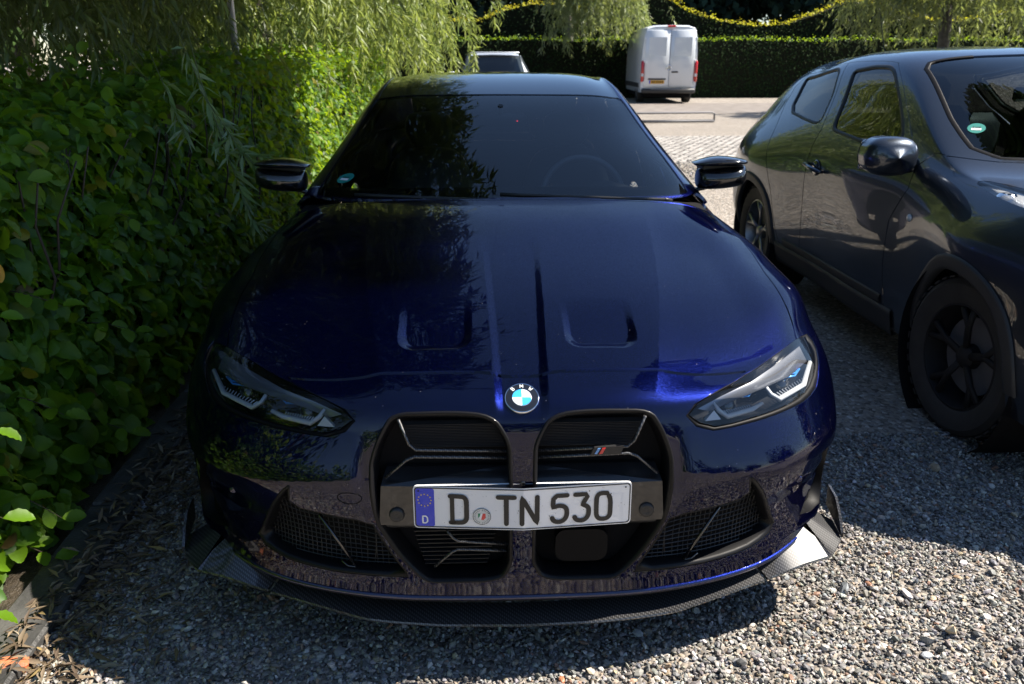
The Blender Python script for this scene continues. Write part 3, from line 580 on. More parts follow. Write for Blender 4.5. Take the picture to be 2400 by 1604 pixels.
# ---- headlights
for s in (1, -1):
    hl = thing('headlight', tuple(fp(4.3, 3.6, 0, s) - np.array(car.location)), None)
    hl.parent = car
    ring('bezel', front, bez, lens, M['bezel'], hl, FF, [(0, -.02), (0, -.003), (.5, -.003), (1, -.006), (1, -.03)], s)
    sheet('cover', front, lens, M['lens'], hl, FF, -.002, 0, s, .12)
    P = front(lens[:, 0], lens[:, 1]); N = front.normal(lens[:, 0], lens[:, 1], FF, 5e-3); c = lens.mean(0)
    back = lens * .94 + c * .06
    Pb = front(back[:, 0], back[:, 1]) - front.normal(back[:, 0], back[:, 1], FF, 5e-3) * .05
    n = len(lens); Vb = np.vstack([P - N * .006, Pb, Pb.mean(0)[None] + [0, .01, 0]]) * [s, 1, 1]
    Fb = [(i, (i+1) % n, n+(i+1) % n, n+i) for i in range(n)] + [(n+i, n+(i+1) % n, 2*n) for i in range(n)]
    add('housing', Vb, Fb, M['lamp_black'], hl)
    for L in D['drl']:
        b = MB(); b.tube(fpl(L, -.017, s), [.006, .0075, .008, .008, .006], 8, flat=.8); b.build('light_guide', M['drl'], hl, smooth=True)
    for L in D['accent']:
        b = MB(); b.tube(fpl(L, -.022, s), .0028, 6); b.build('blue_accent', M['accent'], hl, smooth=True)
    a, b2 = (fpl(L, -.012, s) for L in D['chrome'])
    b = MB(); k = len(a); VV = np.vstack([a, b2, b2 + (0, .02, -.01)]); b.put(VV, [(i, i+1, k+i+1, k+i) for i in range(k-1)] + [(k+i, k+i+1, 2*k+i+1, 2*k+i) for i in range(k-1)])
    b.build('chrome_blade', M['silver'], hl, smooth=True)
    for u, w in ((0, 1), (2, 3)):
        A = fpl(D['ribs'][u], -.026, s); B = fpl(D['ribs'][w], -.020, s); b = MB()
        for i in range(13):
            t = i / 12; b.tube([A[0]*(1-t)+A[1]*t, B[0]*(1-t)+B[1]*t], .0017, 4)
        b.build('rib', M['drl'], hl)
    P = fpl(D['prism'], -.018, s); b = MB(); b.put(np.vstack([P, P + (0, .012, 0)]), [(0,1,2), (5,4,3), (0,3,4,1), (1,4,5,2), (2,5,3,0)]); b.build('prism', M['drl'], hl)
    # projector lenses behind the guides
    for L in D['drl']:
        q = np.array(L).mean(0) + (.10, -.02); c = fp(q[0], q[1], -.045, s); b = MB()
        b.lathe(c, [(0, -.022), (.012, -.020), (.022, -.012), (.027, 0), (.030, .004)], 20, 'y'); b.build('projector', M['black_gloss'], hl, smooth=True)
# ---- kidney grilles
kidS = smooth_poly(kid, 1)
kc = kidS.mean(0)
def shrink(P, d):           # inset in the domain, per-vertex along the inward normal (metres -> domain via local scale)
    P = np.asarray(P); T = np.roll(P, -1, 0) - np.roll(P, 1, 0)
    dq = np.linalg.norm(front(P[:, 0] + .02, P[:, 1]) - front(P[:, 0] - .02, P[:, 1]), axis=1) / .04
    dp = np.linalg.norm(front(P[:, 0], P[:, 1] + .02) - front(P[:, 0], P[:, 1] - .02), axis=1) / .04
    t = T * np.stack([dq, dp], 1); t /= np.linalg.norm(t, axis=1)[:, None]; nn = np.stack([-t[:, 1], t[:, 0]], 1)
    area = .5 * np.sum(P[:, 0]*np.roll(P[:, 1], -1) - np.roll(P[:, 0], -1)*P[:, 1])
    if area < 0: nn = -nn
    return P + nn * d / np.stack([dq, dp], 1)
kin = shrink(kidS, .0115)
for s in (1, -1):
    kg = thing('kidney_grille', tuple(np.array([.2 * s, .06, .5]) - np.array(car.location)), None); kg.parent = car
    ring('surround', front, kidS, kin, M['trim_black'], kg, FF, [(0, -.02), (0, .0), (.2, .0035), (.6, .003), (1, -.008), (1, -.060)], s)
    def S3(P): return np.array(P) * [s, 1, 1]
    def bar(P, name='bar', w=.0085, h=.0055):
        P = S3(P); b = MB(); b.tube(P, w * .62, 8, flat=.75); b.build(name, M['carbon'], kg, smooth=True)
    bar(D['kb_up']); bar(D['kb_lo'])
    a, b_, c_, d_ = S3(D['louv'])
    for i in range(15):
        t = (i + .5) / 15; A = a*(1-t) + c_*t; B = b_*(1-t) + d_*t; b = MB(); b.box((A+B)/2, (abs(B-A)[0] + .002, .014, .0022), 0, [[1, 0, 0], [0, .9, -.43], [0, .43, .9]])
        b.build('louvre', M['black_plastic'], kg)
    sh = S3(D['shelf']); b = MB(); e0, e1, e2, e3, e4, e5 = sh
    b.put(np.vstack([sh, e4 + (0, .05, 0), e5 + (0, .05, 0), e0 + (0, .03, 0), e1 + (0, .03, 0)]), [(0, 1, 3, 2), (2, 3, 5, 4), (4, 5, 7, 6), (8, 9, 1, 0)])
    b.build('plate_carrier', M['carrier'], kg)
    c = S3(D['ksens'])[0]; b = MB(); b.lathe(c, [(.006, -.004), (.012, -.006), (.017, -.005), (.019, 0), (.019, .012)], 24, 'y'); b.lathe(c, [(0, -.0045), (.006, -.004)], 24, 'y'); b.build('parking_sensor', M['black_plastic'], kg, smooth=True)
    # backing with fine radiator fins
    bk = shrink(kidS, .010); Pk = front(bk[:, 0], bk[:, 1]); Pk[:, 1] = .125; Pk = Pk * [s, 1, 1]
    add('radiator', Pk, [list(range(len(Pk)))], M['black_matte'], kg, smooth=False)
    if s < 0:
        bar(D['kb2_up']); bar(D['kb2_lo'])
        for i in range(12):
            z = .29 + .012 * i; b = MB(); b.box((-.165, .105, z), (.23 - .006 * (12 - i), .012, .0022)); b.build('louvre', M['black_plastic'], kg)
    else:
        p0, p1, p2 = [np.array(p) for p in D['radar']]; cx = (p0[0]+p1[0])/2; cz = (p0[2]+p2[2])/2; hw = abs(p1[0]-p0[0])/2; hz = abs(p0[2]-p2[2])/2
        poly = []
        for sx, sz in ((1, 1), (-1, 1), (-1, -1), (1, -1)):
            for k in range(6):
                t = math.atan2(sz, sx) + R_(-45 + 90 * k / 5); r = .028; poly.append((cx + sx*(hw-r) + r*math.cos(t), cz + sz*(hz-r) + r*math.sin(t)))
        b = MB(); b.prism(poly, lambda x, z: (x, .072, z), lambda x, z: (x, .10, z)); b.build('radar_panel', M['bezel'], kg, auto=30)
        q = [np.array(p) for p in D['mbadge']]; b = MB(); b.put(q + [p + (0, .01, 0) for p in q], [(3, 2, 1, 0), (0, 1, 5, 4), (1, 2, 6, 5), (2, 3, 7, 6), (3, 0, 4, 7)]); mb = b.build('badge_plate', M['black_plastic'], kg)
        for key, mt in (('mb_w', 'm_blue'), ('mb_r', 'm_red')):
            q = [np.array(p) for p in D[key]]; b = MB(); b.put(q + [p + (0, .003, 0) for p in q], [(3, 2, 1, 0), (0, 1, 5, 4), (1, 2, 6, 5), (2, 3, 7, 6), (3, 0, 4, 7)]); b.build('stripe', M[mt], mb)
# flat dark ledge and central post behind the plate
b = MB(); b.box((0, .085, .44), (.70, .03, .06), .01); b.build('crash_bar', M['black_plastic'], car)
# ---- lower intakes: grid and vane
itin = shrink(itk, .012)
for s in (1, -1):
    il = ring('intake_surround', front, itk, itin, M['trim_black'], car, FF, [(0, -.02), (0, -.001), (.4, .0), (1, -.008), (1, -.055)], s)
    sheet('intake_mesh', front, itk, M['black_matte'], car, FF, -.055, 0, s, .15)
    gb = MB(); PP = np.stack([np.full(400, 0.), np.linspace(1, 3.7, 400)], 1)
    for qq in np.arange(.55, 2.1, .085):
        PP[:, 0] = qq; ok = inpoly(PP, itin)
        if ok.sum() > 12: ps = PP[ok, 1]; gb.tube(fpl([(qq, a) for a in np.linspace(ps.min(), ps.max(), 10)], -.036, s), .0016, 4, cap=False)
    for pp in np.arange(1.2, 3.5, .075):
        QQ = np.stack([np.linspace(.5, 2.2, 300), np.full(300, pp)], 1); ok = inpoly(QQ, itin)
        if ok.sum() > 12: qs = QQ[ok, 0]; gb.tube(fpl([(a, pp) for a in np.linspace(qs.min(), qs.max(), 6)], -.037, s), .0014, 4, cap=False)
    gb.build('intake_grid', M['black_plastic'], car)
    b = MB(); b.tube(fpl(D['vane'][0], -.016, s), .0045, 6); b.tube(fpl(D['vane'][1], -.014, s), .003, 6); b.build('intake_vane', M['black_gloss'], car, smooth=True)
    b = MB(); b.tube(fpl(D['vane'][2], -.012, s), [.002, .005, .006, .006, .003], 8, flat=.5); b.build('intake_lip', M['carbon'], car, smooth=True)
    ring('air_curtain', front, air, shrink(air, .010), M['blue'], car, FF, [(0, -.001), (.3, -.004), (1, -.034)], s).data.materials.__setitem__(0, M['bezel']); sheet('air_curtain_wall', front, air, M['bezel'], car, FF, -.033, 0, s, .15)  # black stands in for shade in this body-coloured recess
    for q in D['sens'][:1]:
        c = fp(q[0], q[1], .0, s); b = MB(); b.lathe(c, [(0, -.0025), (.0075, -.0025), (.0095, -.001), (.0095, .01)], 20, 'y'); b.build('parking_sensor', M['blue'], car, smooth=True)
q = D['towcap']; n0 = front.normal([q[0]], [q[1]], FF)[0]
rg = [(q[0] + .155 * math.sin(t), q[1] + .155 * math.cos(t)) for t in np.linspace(0, 2*math.pi, 33)]
b = MB(); b.tube(fpl(rg, .0002, -1), .0011, 5); b.build('tow_eye_cap', M['black_matte'], car)
c = fp(2.62, 0, .0005); b = MB(); b.lathe(c, [(0, -.002), (.004, -.002), (.0065, -.001), (.007, .004)], 20, 'y'); b.build('front_camera', M['black_gloss'], car, smooth=True)
# ---- roundel
q = D['badge']; c0 = fp(q[0], 0, .001); n0 = front.normal([q[0]], [0.0], FF)[0]; n0 = np.array([0, n0[1], n0[2]]); n0 /= np.linalg.norm(n0)
ex = np.array([1., 0, 0]); ey = np.cross(n0, ex)
if ey[2] < 0: ey = -ey
def disc_pt(x, y, h): return c0 + ex * x + ey * y + n0 * h
bd = thing('roundel_badge', tuple(c0 - np.array(car.location)), None); bd.parent = car
def lathe_on(prof, n=48):
    V = [disc_pt(r*math.cos(2*math.pi*i/n), r*math.sin(2*math.pi*i/n), h) for i in range(n) for r, h in prof]; k = len(prof)
    return V, [(i*k+j, ((i+1) % n)*k+j, ((i+1) % n)*k+j+1, i*k+j+1) for i in range(n) for j in range(k-1)]
b = MB(); b.put(*lathe_on([(.0412, -.004), (.0412, .003), (.040, .0045), (.0385, .004)])); b.build('rim', M['chrome'], bd, smooth=True)
b = MB(); b.put(*lathe_on([(.0387, .0038), (.025, .0052), (.0235, .0054)])); b.build('black_ring', M['black_gloss'], bd, smooth=True)
b = MB(); b.put(*lathe_on([(.0240, .0050), (.0236, .0062), (.0226, .0062)])); b.build('inner_rim', M['chrome'], bd, smooth=True)
for k in range(4):
    t = np.linspace(k*math.pi/2, (k+1)*math.pi/2, 10); b = MB()
    b.put([disc_pt(0, 0, .0064)] + [disc_pt(.0232*math.cos(a), .0232*math.sin(a), .0058) for a in t], [(0, i+1, i+2) for i in range(9)]); b.build('quadrant', M['white_ink' if k % 2 == 0 else 'cyan_ink'], bd, smooth=False)
GLY = {  # stroke glyphs on a 0..w x 0..1 box
 'B': [[(0,0),(0,1),(.45,1),(.6,.88),(.6,.64),(.45,.52),(0,.52)], [(.45,.52),(.66,.40),(.66,.13),(.5,0),(0,0)]],
 'M': [[(0,0),(0,1),(.4,.3),(.8,1),(.8,0)]], 'W': [[(0,1),(.22,0),(.45,.75),(.68,0),(.9,1)]]}
def ribbon(b, P, w, fn):
    """flat stroke with rounded ends and joints, mapped through fn(x, y)"""
    P = densify(np.array(P, float), w * .8, False)
    T = np.gradient(P, axis=0); T /= np.maximum(np.linalg.norm(T, axis=1), 1e-9)[:, None]; N = np.stack([-T[:, 1], T[:, 0]], 1)
    k = len(P); A = [fn(*p) for p in P + N*w/2]; B = [fn(*p) for p in P - N*w/2]; b.put(A + B, [(i, k+i, k+i+1, i+1) for i in range(k-1)])
    for e, sgn in ((0, -1), (k-1, 1)):
        t0 = math.atan2(T[e][1], T[e][0]); pts = [fn(*(P[e] + w/2*np.array([math.cos(t0 + sgn*(-math.pi/2 + math.pi*i/8) + (0 if sgn > 0 else math.pi) * 0), math.sin(t0 + sgn*(-math.pi/2 + math.pi*i/8))]) * (1 if sgn > 0 else -1) )) for i in range(9)]
        b.put([fn(*P[e])] + pts, [(0, i+1, i+2) for i in range(8)])
for ch, ang in (('B', 132), ('M', 90), ('W', 48)):
    b = MB(); h = .0085; wdt = {'B': .66, 'M': .8, 'W': .9}[ch]
    def fn(x, y, a=R_(ang - 90)):
        x, y = (x - wdt/2) * h, .0275 + y * h; return disc_pt(x*math.cos(a) - y*math.sin(a), x*math.sin(a) + y*math.cos(a), .0056)
    for st in GLY[ch]: ribbon(b, st, .17, fn)
    b.build('letter', M['white_ink'], bd)
# ---- number plate, slightly bent at the middle
pl = thing('number_plate', tuple(np.array([0, .02, .495]) - np.array(car.location)), None); pl.parent = car
def plate(x, z, h=0):      # x, z in millimetres from the lower left corner
    X = (x - 260) / 1000; a = abs(X); y = .014 + .022 * (a / .26)**1.15 - h / 1000
    return (X, y + (z - 55) / 1000 * .05, .4945 + (z - 55) / 1000)
def rrect(x0, x1, z0, z1, r):
    out = []
    for cx, cz, a0 in ((x1-r, z1-r, 0), (x0+r, z1-r, 90), (x0+r, z0+r, 180), (x1-r, z0+r, 270)):
        out += [(cx + r*math.cos(R_(a0 + 18*k)), cz + r*math.sin(R_(a0 + 18*k))) for k in range(6)]
    return out
def plate_fill(b, poly, h):
    A = [p for p in poly]; 
    L = [p for p in A if p[0] <= 260]; Rr = [p for p in A if p[0] > 260]
    zs = [p[1] for p in A]; z0, z1 = min(zs), max(zs)
    if L and Rr:
        ml = (260, z1), (260, z0)
        PL = sorted(L, key=lambda p: math.atan2(p[1]-55, p[0]-259)); 
        left = [ml[0]] + [p for p in A if p[0] <= 260] + [ml[1]]
        idx = [i for i, p in enumerate(A) if p[0] > 260]
        right = [p for p in A[6*3:] ] + [p for p in A[:6]]
        right = [ml[1]] + right + [ml[0]]
        b.put([plate(*p, h) for p in left], [list(range(len(left)))]); b.put([plate(*p, h) for p in right], [list(range(len(right)))])
    else: b.put([plate(*p, h) for p in A], [list(range(len(A)))])
b = MB(); o = rrect(0, 520, 0, 110, 10); b.put([plate(*p, 0) for p in o] + [plate(*p, -6) for p in o], [(i, (i+1) % 24, 24+(i+1) % 24, 24+i) for i in range(24)]); plate_fill(b, o, 0); b.build('plate_blank', M['plate_white'], pl)
o, i_ = rrect(2.6, 517.4, 2.6, 107.4, 8.5), rrect(5.4, 514.6, 5.4, 104.6, 6.5); b = MB()
def ring2(b, o, i_, h):
    o = np.array(o); i_ = np.array(i_); n = len(o); A = []; B = []
    for k in range(n):
        m = 6 if np.linalg.norm(o[(k+1) % n]-o[k]) > 100 else 1
        for t in range(m): A.append(o[k]+(o[(k+1) % n]-o[k])*t/m); B.append(i_[k]+(i_[(k+1) % n]-i_[k])*t/m)
    n = len(A); b.put([plate(*p, h) for p in A] + [plate(*p, h) for p in B], [(k, (k+1) % n, n+(k+1) % n, n+k) for k in range(n)])
ring2(b, o, i_, .7); b.build('border', M['ink'], pl)
b = MB(); plate_fill(b, rrect(5.6, 50, 5.6, 104.4, 5), .5); b.build('country_band', M['plate_blue'], pl)
b = MB()
for k in range(12):
    t = R_(30*k); cx, cz = 27 + 15.5*math.cos(t), 74 + 15.5*math.sin(t)
    pts = [plate(cx + (2.6 if j % 2 == 0 else 1.1)*math.sin(R_(36*j)), cz + (2.6 if j % 2 == 0 else 1.1)*math.cos(R_(36*j)), 1.0) for j in range(10)]
    b.put(pts + [plate(cx, cz, 1.0)], [(j, (j+1) % 10, 10) for j in range(10)])
b.build('star_circle', M['star'], pl)
b = MB(); f = lambda x, z: plate(x, z, 1.0)
ribbon(b, [(21.5, 14), (21.5, 32), (28.5, 32), (32.5, 28), (32.5, 18), (28.5, 14), (21.5, 14)], 3.4, f); b.build('letter', M['white_ink'], pl)
FE = {
 'D': [[(0,0),(9,0)], [(4,0),(4,75)], [(0,75),(26,75),(33,72),(37,66),(38,58),(38,17),(37,9),(33,3),(26,0),(4,0)]],
 'T': [[(0,75),(38,75)], [(19,75),(19,0)]],
 'N': [[(0,0),(0,75),(36,0),(36,75)]],
 '5': [[(35,75),(3,75),(1,40),(8,45),(18,47),(28,44),(34,37),(35,27),(35,20),(32,9),(25,2),(17,0),(8,1),(2,6),(0,12)]],
 '3': [[(1,75),(34,75),(17,45),(26,43),(33,36),(34,26),(33,15),(28,5),(20,0),(11,0),(3,4),(0,11)]],
 '0': [[(25,74),(14,75),(6,73),(1,66),(0,56),(0,19),(2,8),(8,1.5),(18,0),(27,2),(33,9),(34,20),(34,54),(30,66)]]}
for ch, x in (('D', 88), ('T', 201), ('N', 257), ('5', 329), ('3', 383), ('0', 435)):
    b = MB()
    for st in FE[ch]:
        P = smooth_poly(st, 1, False) if len(st) > 4 and ch != 'N' else np.array(st, float)
        ribbon(b, P * (1, .92) + (x, 17.5), 11.6 if ch != 'D' or len(st) > 2 else 10.4, lambda x_, z_: plate(x_, z_, 1.4))
    b.build('character', M['ink'], pl)
seal = [(162 + 21.5*math.cos(t), 35 + 21.5*math.sin(t)) for t in np.linspace(0, 2*math.pi, 32, endpoint=False)]
b = MB(); b.put([plate(*p, .9) for p in seal], [list(range(32))]); sl = b.build('seal', simple('seal silver', (.60, .60, .58), .4), pl)
b = MB(); ring2(b, seal, [(162 + 20.3*math.cos(t), 35 + 20.3*math.sin(t)) for t in np.linspace(0, 2*math.pi, 32, endpoint=False)], 1.1)
for rr, cnt in ((16.5, 26),):
    for k in range(cnt):
        t = 2*math.pi*k/cnt; 
        if 1.3 < (t % math.pi) / 1 < 1.9 and k % 2: continue
        cx, cz = 162 + rr*math.cos(t), 35 + rr*math.sin(t); ribbon(b, [(cx - 1.6*math.cos(t), cz - 1.6*math.sin(t)), (cx + 1.6*math.cos(t), cz + 1.6*math.sin(t))], .9, lambda a, c: plate(a, c, 1.1))
b.build('seal_print', M['ink'], sl)
for k, (mt, pp) in enumerate((('green_ink', [(-9, 8), (-3, 8), (-5, 0), (-9, -4)]), ('white_ink', [(-3, 8), (2, 8), (-2, -8), (-6, -6), (-5, 0)]), ('m_red', [(2, 8), (9, 8), (9, -3), (4, -9), (-2, -8)]))):
    b = MB(); b.put([plate(162 + x, 35 + z, 1.2) for x, z in pp], [list(range(len(pp)))]); b.build('crest', M[mt], sl)
for x in (13, 505):
    b = MB(); b.put([plate(x + 2.2*math.cos(t), 98 + 2.2*math.sin(t), 1.3) for t in np.linspace(0, 6.28, 12)], [list(range(12))]); b.build('screw', M['black_plastic'], pl)
b = MB(); rs = random.Random(3)
for k in range(80):
    x, z, r = rs.uniform(60, 505), rs.uniform(8, 102), rs.uniform(.35, .9) * (1.7 if rs.random() < .12 else 1)
    b.put([plate(x + r*math.cos(t), z + r*rs.uniform(.6, 1.3)*math.sin(t), 1.45) for t in np.linspace(0, 6.28, 7)[:-1]], [list(range(6))])
tag(b.build('insect_specks', M['ink'], pl), kind='stuff')
# ---- splitter: centre blade and two corner pieces with winglets
def spl(t):     # plan outline of the blade, t = x
    xs = [0, .2, .4, .55, .68, .78, .87, .93, .955]; ys = [.022, .029, .056, .104, .152, .187, .222, .300, .45]
    return np.interp(t, xs, ys)
def bladeV(x0, x1, n, zf, zb, dep, th=.008):
    b = MB(); rows = []
    for i in range(n):
        x = x0 + (x1 - x0) * i / (n - 1); y = spl(abs(x)); nx = (spl(abs(x) + .01) - spl(abs(x) - .01)) / .02 * np.sign(x)
        d = np.array([-nx, 1.0]); d /= np.linalg.norm(d); z = zf(abs(x)); zz = zb(abs(x)); dp = dep(abs(x))
        rows.append([(x, y, z - th), (x - d[0]*.0, y - .002, z - th/2), (x, y, z), (x + d[0]*dp, y + d[1]*dp, zz), (x + d[0]*dp, y + d[1]*dp, zz - th), ])
    k = 5; V = np.array(rows).reshape(-1, 3); F = [(i*k+j, i*k+(j+1) % k, (i+1)*k+(j+1) % k, (i+1)*k+j) for i in range(n-1) for j in range(k)] + [list(range(k))[::-1], [(n-1)*k+j for j in range(k)]]
    b.put(V, F); return b
b = bladeV(-.655, .655, 61, lambda x: .158 + .026*ss(.3, .66, x), lambda x: .166 + .032*ss(.35, .66, x), lambda x: .075)
sp = b.build('splitter_blade', M['carbon'], car, auto=30)
for s in (1, -1):
    b = bladeV(.663*s, .945*s, 26, lambda x: .188 + .014*ss(.66, .80, x), lambda x: .200 + .014*ss(.66, .80, x) + .046*ss(.64, .74, x), lambda x: .085 + .02*ss(.66, .88, x))
    cp = b.build('splitter_corner', M['carbon'], car, auto=30)
    # winglet at the end of the corner piece
    w = [(.935, .30, .205), (.957, .46, .215), (.957, .465, .280), (.951, .40, .276), (.942, .345, .250), (.933, .30, .220)]
    b = MB(); A = [np.array(p) * (s, 1, 1) for p in w]; B = [p - np.array((.006 * s, -.004, 0)) for p in A]; n = len(A)
    b.put(A + B, [list(range(n)), list(range(2*n-1, n-1, -1))] + [(i, n+i, n+(i+1) % n, (i+1) % n) for i in range(n)]); b.build('winglet', M['carbon'], cp)
# painted chin between bumper skin and splitter
b = MB(); rows = []
for i in range(49):
    p = 4.6 * (i - 24) / 24; P = fp(0, abs(p), 0, 1 if p >= 0 else -1); rows.append([P, P + (0, .004, -.010), P + (0, .05, -.016), P + (0, .12, -.03)])
V = np.array(rows).reshape(-1, 3); b.put(V, [(i*4+j, i*4+j+1, (i+1)*4+j+1, (i+1)*4+j) for i in range(48) for j in range(3)]); b.build('chin', M['black_plastic'], car, smooth=True)
b = MB(); P = [fp(.04, abs(p), -.004, 1 if p >= 0 else -1) for p in np.linspace(-5.2, 5.2, 79)]
b.tube(P, np.r_[np.linspace(.002, .010, 10), np.full(59, .010), np.linspace(.010, .002, 10)], 12, flat=.8); b.build('lower_lip', M['blue'], car, smooth=True)
# ---- greenhouse
GF = D['gflip']
ws = np.array([[.03, -.05], [.03, 1.5], [.03, 3.3], [.08, 3.42], [.25, 3.46], [1.0, 3.42], [2.0, 3.36], [2.7, 3.30], [2.9, 3.2], [2.985, 2.9], [2.99, 1.5], [2.99, -.05]])
sw = np.array([[.55, 5.8], [1.2, 5.86], [3.0, 5.88], [4.5, 5.86], [5.6, 5.84], [6.0, 5.7], [5.9, 5.2], [5.5, 4.6], [5.0, 4.36], [4.0, 4.28], [3.0, 4.26], [2.2, 4.27], [1.4, 4.45], [.9, 5.0]])
rw = np.array([[6.08, -.05], [6.08, 2.6], [6.2, 3.2], [7.2, 3.3], [7.55, 3.1], [7.6, 1.5], [7.6, -.05]])
rc = strip(np.array([[2.75, 3.0], [3.05, 3.08], [3.3, 3.16], [4, 3.2], [5, 3.2], [6.1, 3.13], [6.5, 3.05]]), .022)
outer = np.array([[0, 0], [8, 0], [8, 6], [0, 6]], float)
v, F = cdt(outer, [ws, smooth_poly(sw, 1), rw, rc], grid(0, 8, 0, 6, .09, .09), .1); lab = comps(len(v), F)
Lr = comp_at(4.0, .5)
V, f, N = lift(green, v, F[lab == Lr], GF, 0, .012, 0, True); add('roof', V, f, M['black_gloss'], car, normals=N)
rest = lab != Lr
for mir in (1, -1):
    V, f, N = lift(green, v, F[rest], GF, 0, .012, mir); add('window_pillar_frame', V, f, M['blue'], car, normals=N)
def both_sheet(name, su, poly, mat, par, flip, off, st=.15):
    poly = np.array(poly, float); poly[:, 1] = np.maximum(poly[:, 1], 0); lo, hi = poly.min(0), poly.max(0)
    v, F = cdt(poly, [], grid(lo[0], hi[0], lo[1], hi[1], st, st), st); V, f, N = lift(su, v, F, flip, off, 0, 0)
    return add(name, V, f, mat, par, normals=N)
wsg = both_sheet('windscreen', green, ws, M['screen'], car, GF, -.004)
# printed black edge of the screen
inn = ws.copy(); inn[:, 0] = np.interp(ws[:, 0], [.03, 2.99], [.30, 2.93]); inn[:, 1] = ws[:, 1] * .955 - .02; k = len(ws)
for s in (1, -1):
    A = ws.copy(); A[:, 1] = np.maximum(A[:, 1], 0); B = inn.copy(); B[:, 1] = np.maximum(B[:, 1], 0)
    dA = densify(A, .12, False); dB = np.array([B[0] + 0 for _ in dA]); tA = np.linspace(0, 1, len(dA))
    cum = np.r_[0, np.cumsum([max(1, int(np.ceil(np.linalg.norm(A[i+1]-A[i])/.12))) for i in range(k-1)])]
    for a in range(2): dB[:, a] = np.interp(np.arange(len(dA)), cum, B[:, a])
    PA = green(dA[:, 0], dA[:, 1]); PB = green(dB[:, 0], dB[:, 1]); NA = green.normal(dA[:, 0], dA[:, 1], GF, 5e-3); NB = green.normal(dB[:, 0], dB[:, 1], GF, 5e-3)
    n = len(dA); V = np.vstack([PA - NA*.0075, PB - NB*.0075]) * [s, 1, 1]; add('screen_edge_band', V, [(i, i+1, n+i+1, n+i) for i in range(n-1)], M['black_gloss'], wsg)
for s in (1, -1): sheet('side_window', green, smooth_poly(sw, 1), M['tint'], car, GF, -.004, 0, s, .2)
both_sheet('rear_window', green, rw, M['tint'], car, GF, -.004)
# emission sticker in the corner of the screen
q, p = D['gstick']; cst = green([q], [p])[0]; nst = green.normal([q], [p], GF)[0]; e1 = np.cross([0, 0, 1.], nst); e1 /= np.linalg.norm(e1); e2 = np.cross(nst, e1)
cst, nst, e1, e2 = [a * np.array([-1, 1, 1]) for a in (cst, nst, e1, e2)]
if e2[2] < 0: e2 = -e2
if e1[0] < 0: e1 = -e1
def sticker(b_c, e1, e2, n_, r, par, name='emission_sticker'):
    b = MB(); b.put([b_c + (e1*math.cos(t) + e2*math.sin(t))*r for t in np.linspace(0, 2*math.pi, 28, endpoint=False)], [list(range(28))]); st = b.build(name, M['sticker'], par)
    b = MB(); b.put([b_c + e1*x*r + e2*y*r + n_*.0006 for x, y in ((-.55, -.42), (.55, -.42), (.55, -.02), (-.55, -.02))], [(0, 1, 2, 3)]); b.build('sticker_panel', M['white_ink'], st)
    b = MB(); 
    for x in (-.35, -.1, .12, .34): b.put([b_c + e1*(x+a)*r + e2*(.05+h)*r + n_*.0006 for a, h in ((-.1, 0), (.1, 0), (.02, .3+abs(x)*.3))], [(0, 1, 2)])
    b.build('sticker_print', M['ink'], st); return st
sticker(cst + nst*.0008, e1, e2, nst, .036, wsg)
# cowl and wipers
b = MB(); rows = []
for i in range(41):
    x = -.80 + 1.6*i/40; a = abs(x); y0 = np.interp(a, [0, .3, .55, .68, .8], [1.365, 1.37, 1.40, 1.43, 1.46]); y1 = np.interp(a, [0, .3, .55, .715, .8], [1.39, 1.40, 1.45, 1.53, 1.60]); z = np.interp(a, [0, .55, .8], [.985, .975, .935])
    rows.append([(x, y0 - .03, z - .012), (x, y0, z - .006), (x, y1, z + .008), (x, y1 + .04, z + .0)])
V = np.array(rows).reshape(-1, 3); b.put(V, [(i*4+j, (i+1)*4+j, (i+1)*4+j+1, i*4+j+1) for i in range(40) for j in range(3)]); b.build('cowl', M['black_matte'], car, smooth=True)
for (x0, x1) in ((.62, -.02), (.02, -.58)):
    t = np.linspace(0, 1, 9); P = []
    for k in t:
        x = x0 + (x1-x0)*k; g = green([.12 + .16*k], [min(abs(x)/.30 if abs(x) < .3 else 1 + (abs(x)-.3)/.25, 3)])[0]; P.append((x, g[1] - .045, g[2] - .022))
    b = MB(); b.tube(P, .007, 6); b.tube([P[0], (x0 + .04, 1.50, .97)], .008, 6); b.build('wiper', M['black_plastic'], car, smooth=True)
# ---- flanks, wheels, mirrors
fl = 1 if flank.normal([4.], [2.])[0, 0] > 0 else -1
aq = []
for t in np.linspace(0, 2*math.pi, 40, endpoint=False):
    y, z = 3.725 + .375*math.cos(t), .34 + .375*math.sin(t)
    aq.append((np.interp(y, [1.9, 2.5, 3.0, 3.35, 3.7, 4.05, 4.42], [1, 2, 3, 4, 5, 6, 7]), np.interp(z, [-.2, .26, .47, .72, .9], [-1.2, 0, 1, 2, 3])))
aq = np.array(aq); aq = aq[aq[:, 1] > -.3]; aq[:, 1] = np.maximum(aq[:, 1], -.05)
dc = [strip(np.array(L), .012) for L in ([[1.9, .25], [2.0, 1.2], [2.05, 3.0], [2.1, 4.1]], [[.25, .22], [2.0, .20], [3.5, .22], [3.62, .5]], [[3.62, .45], [4.1, 2.0], [4.35, 2.9], [3.6, 4.1]])]
outer = np.array([[0, 0], [10, 0], [10, 4], [0, 4]], float)
v, F = cdt(outer, [aq] + dc, grid(0, 10, 0, 4, .12, .1), .1); 
for mir in (1, -1):
    V, f, N = lift(flank, v, F, fl, 0, .01, mir); add('body_side', V, f, M['blue'], car, normals=N)
    x = .915 * mir
    for y in (2.15, 3.05): b = MB(); b.box((x, y, .86), (.03, .19, .026), .011); b.build('door_handle', M['blue'], car, auto=40)
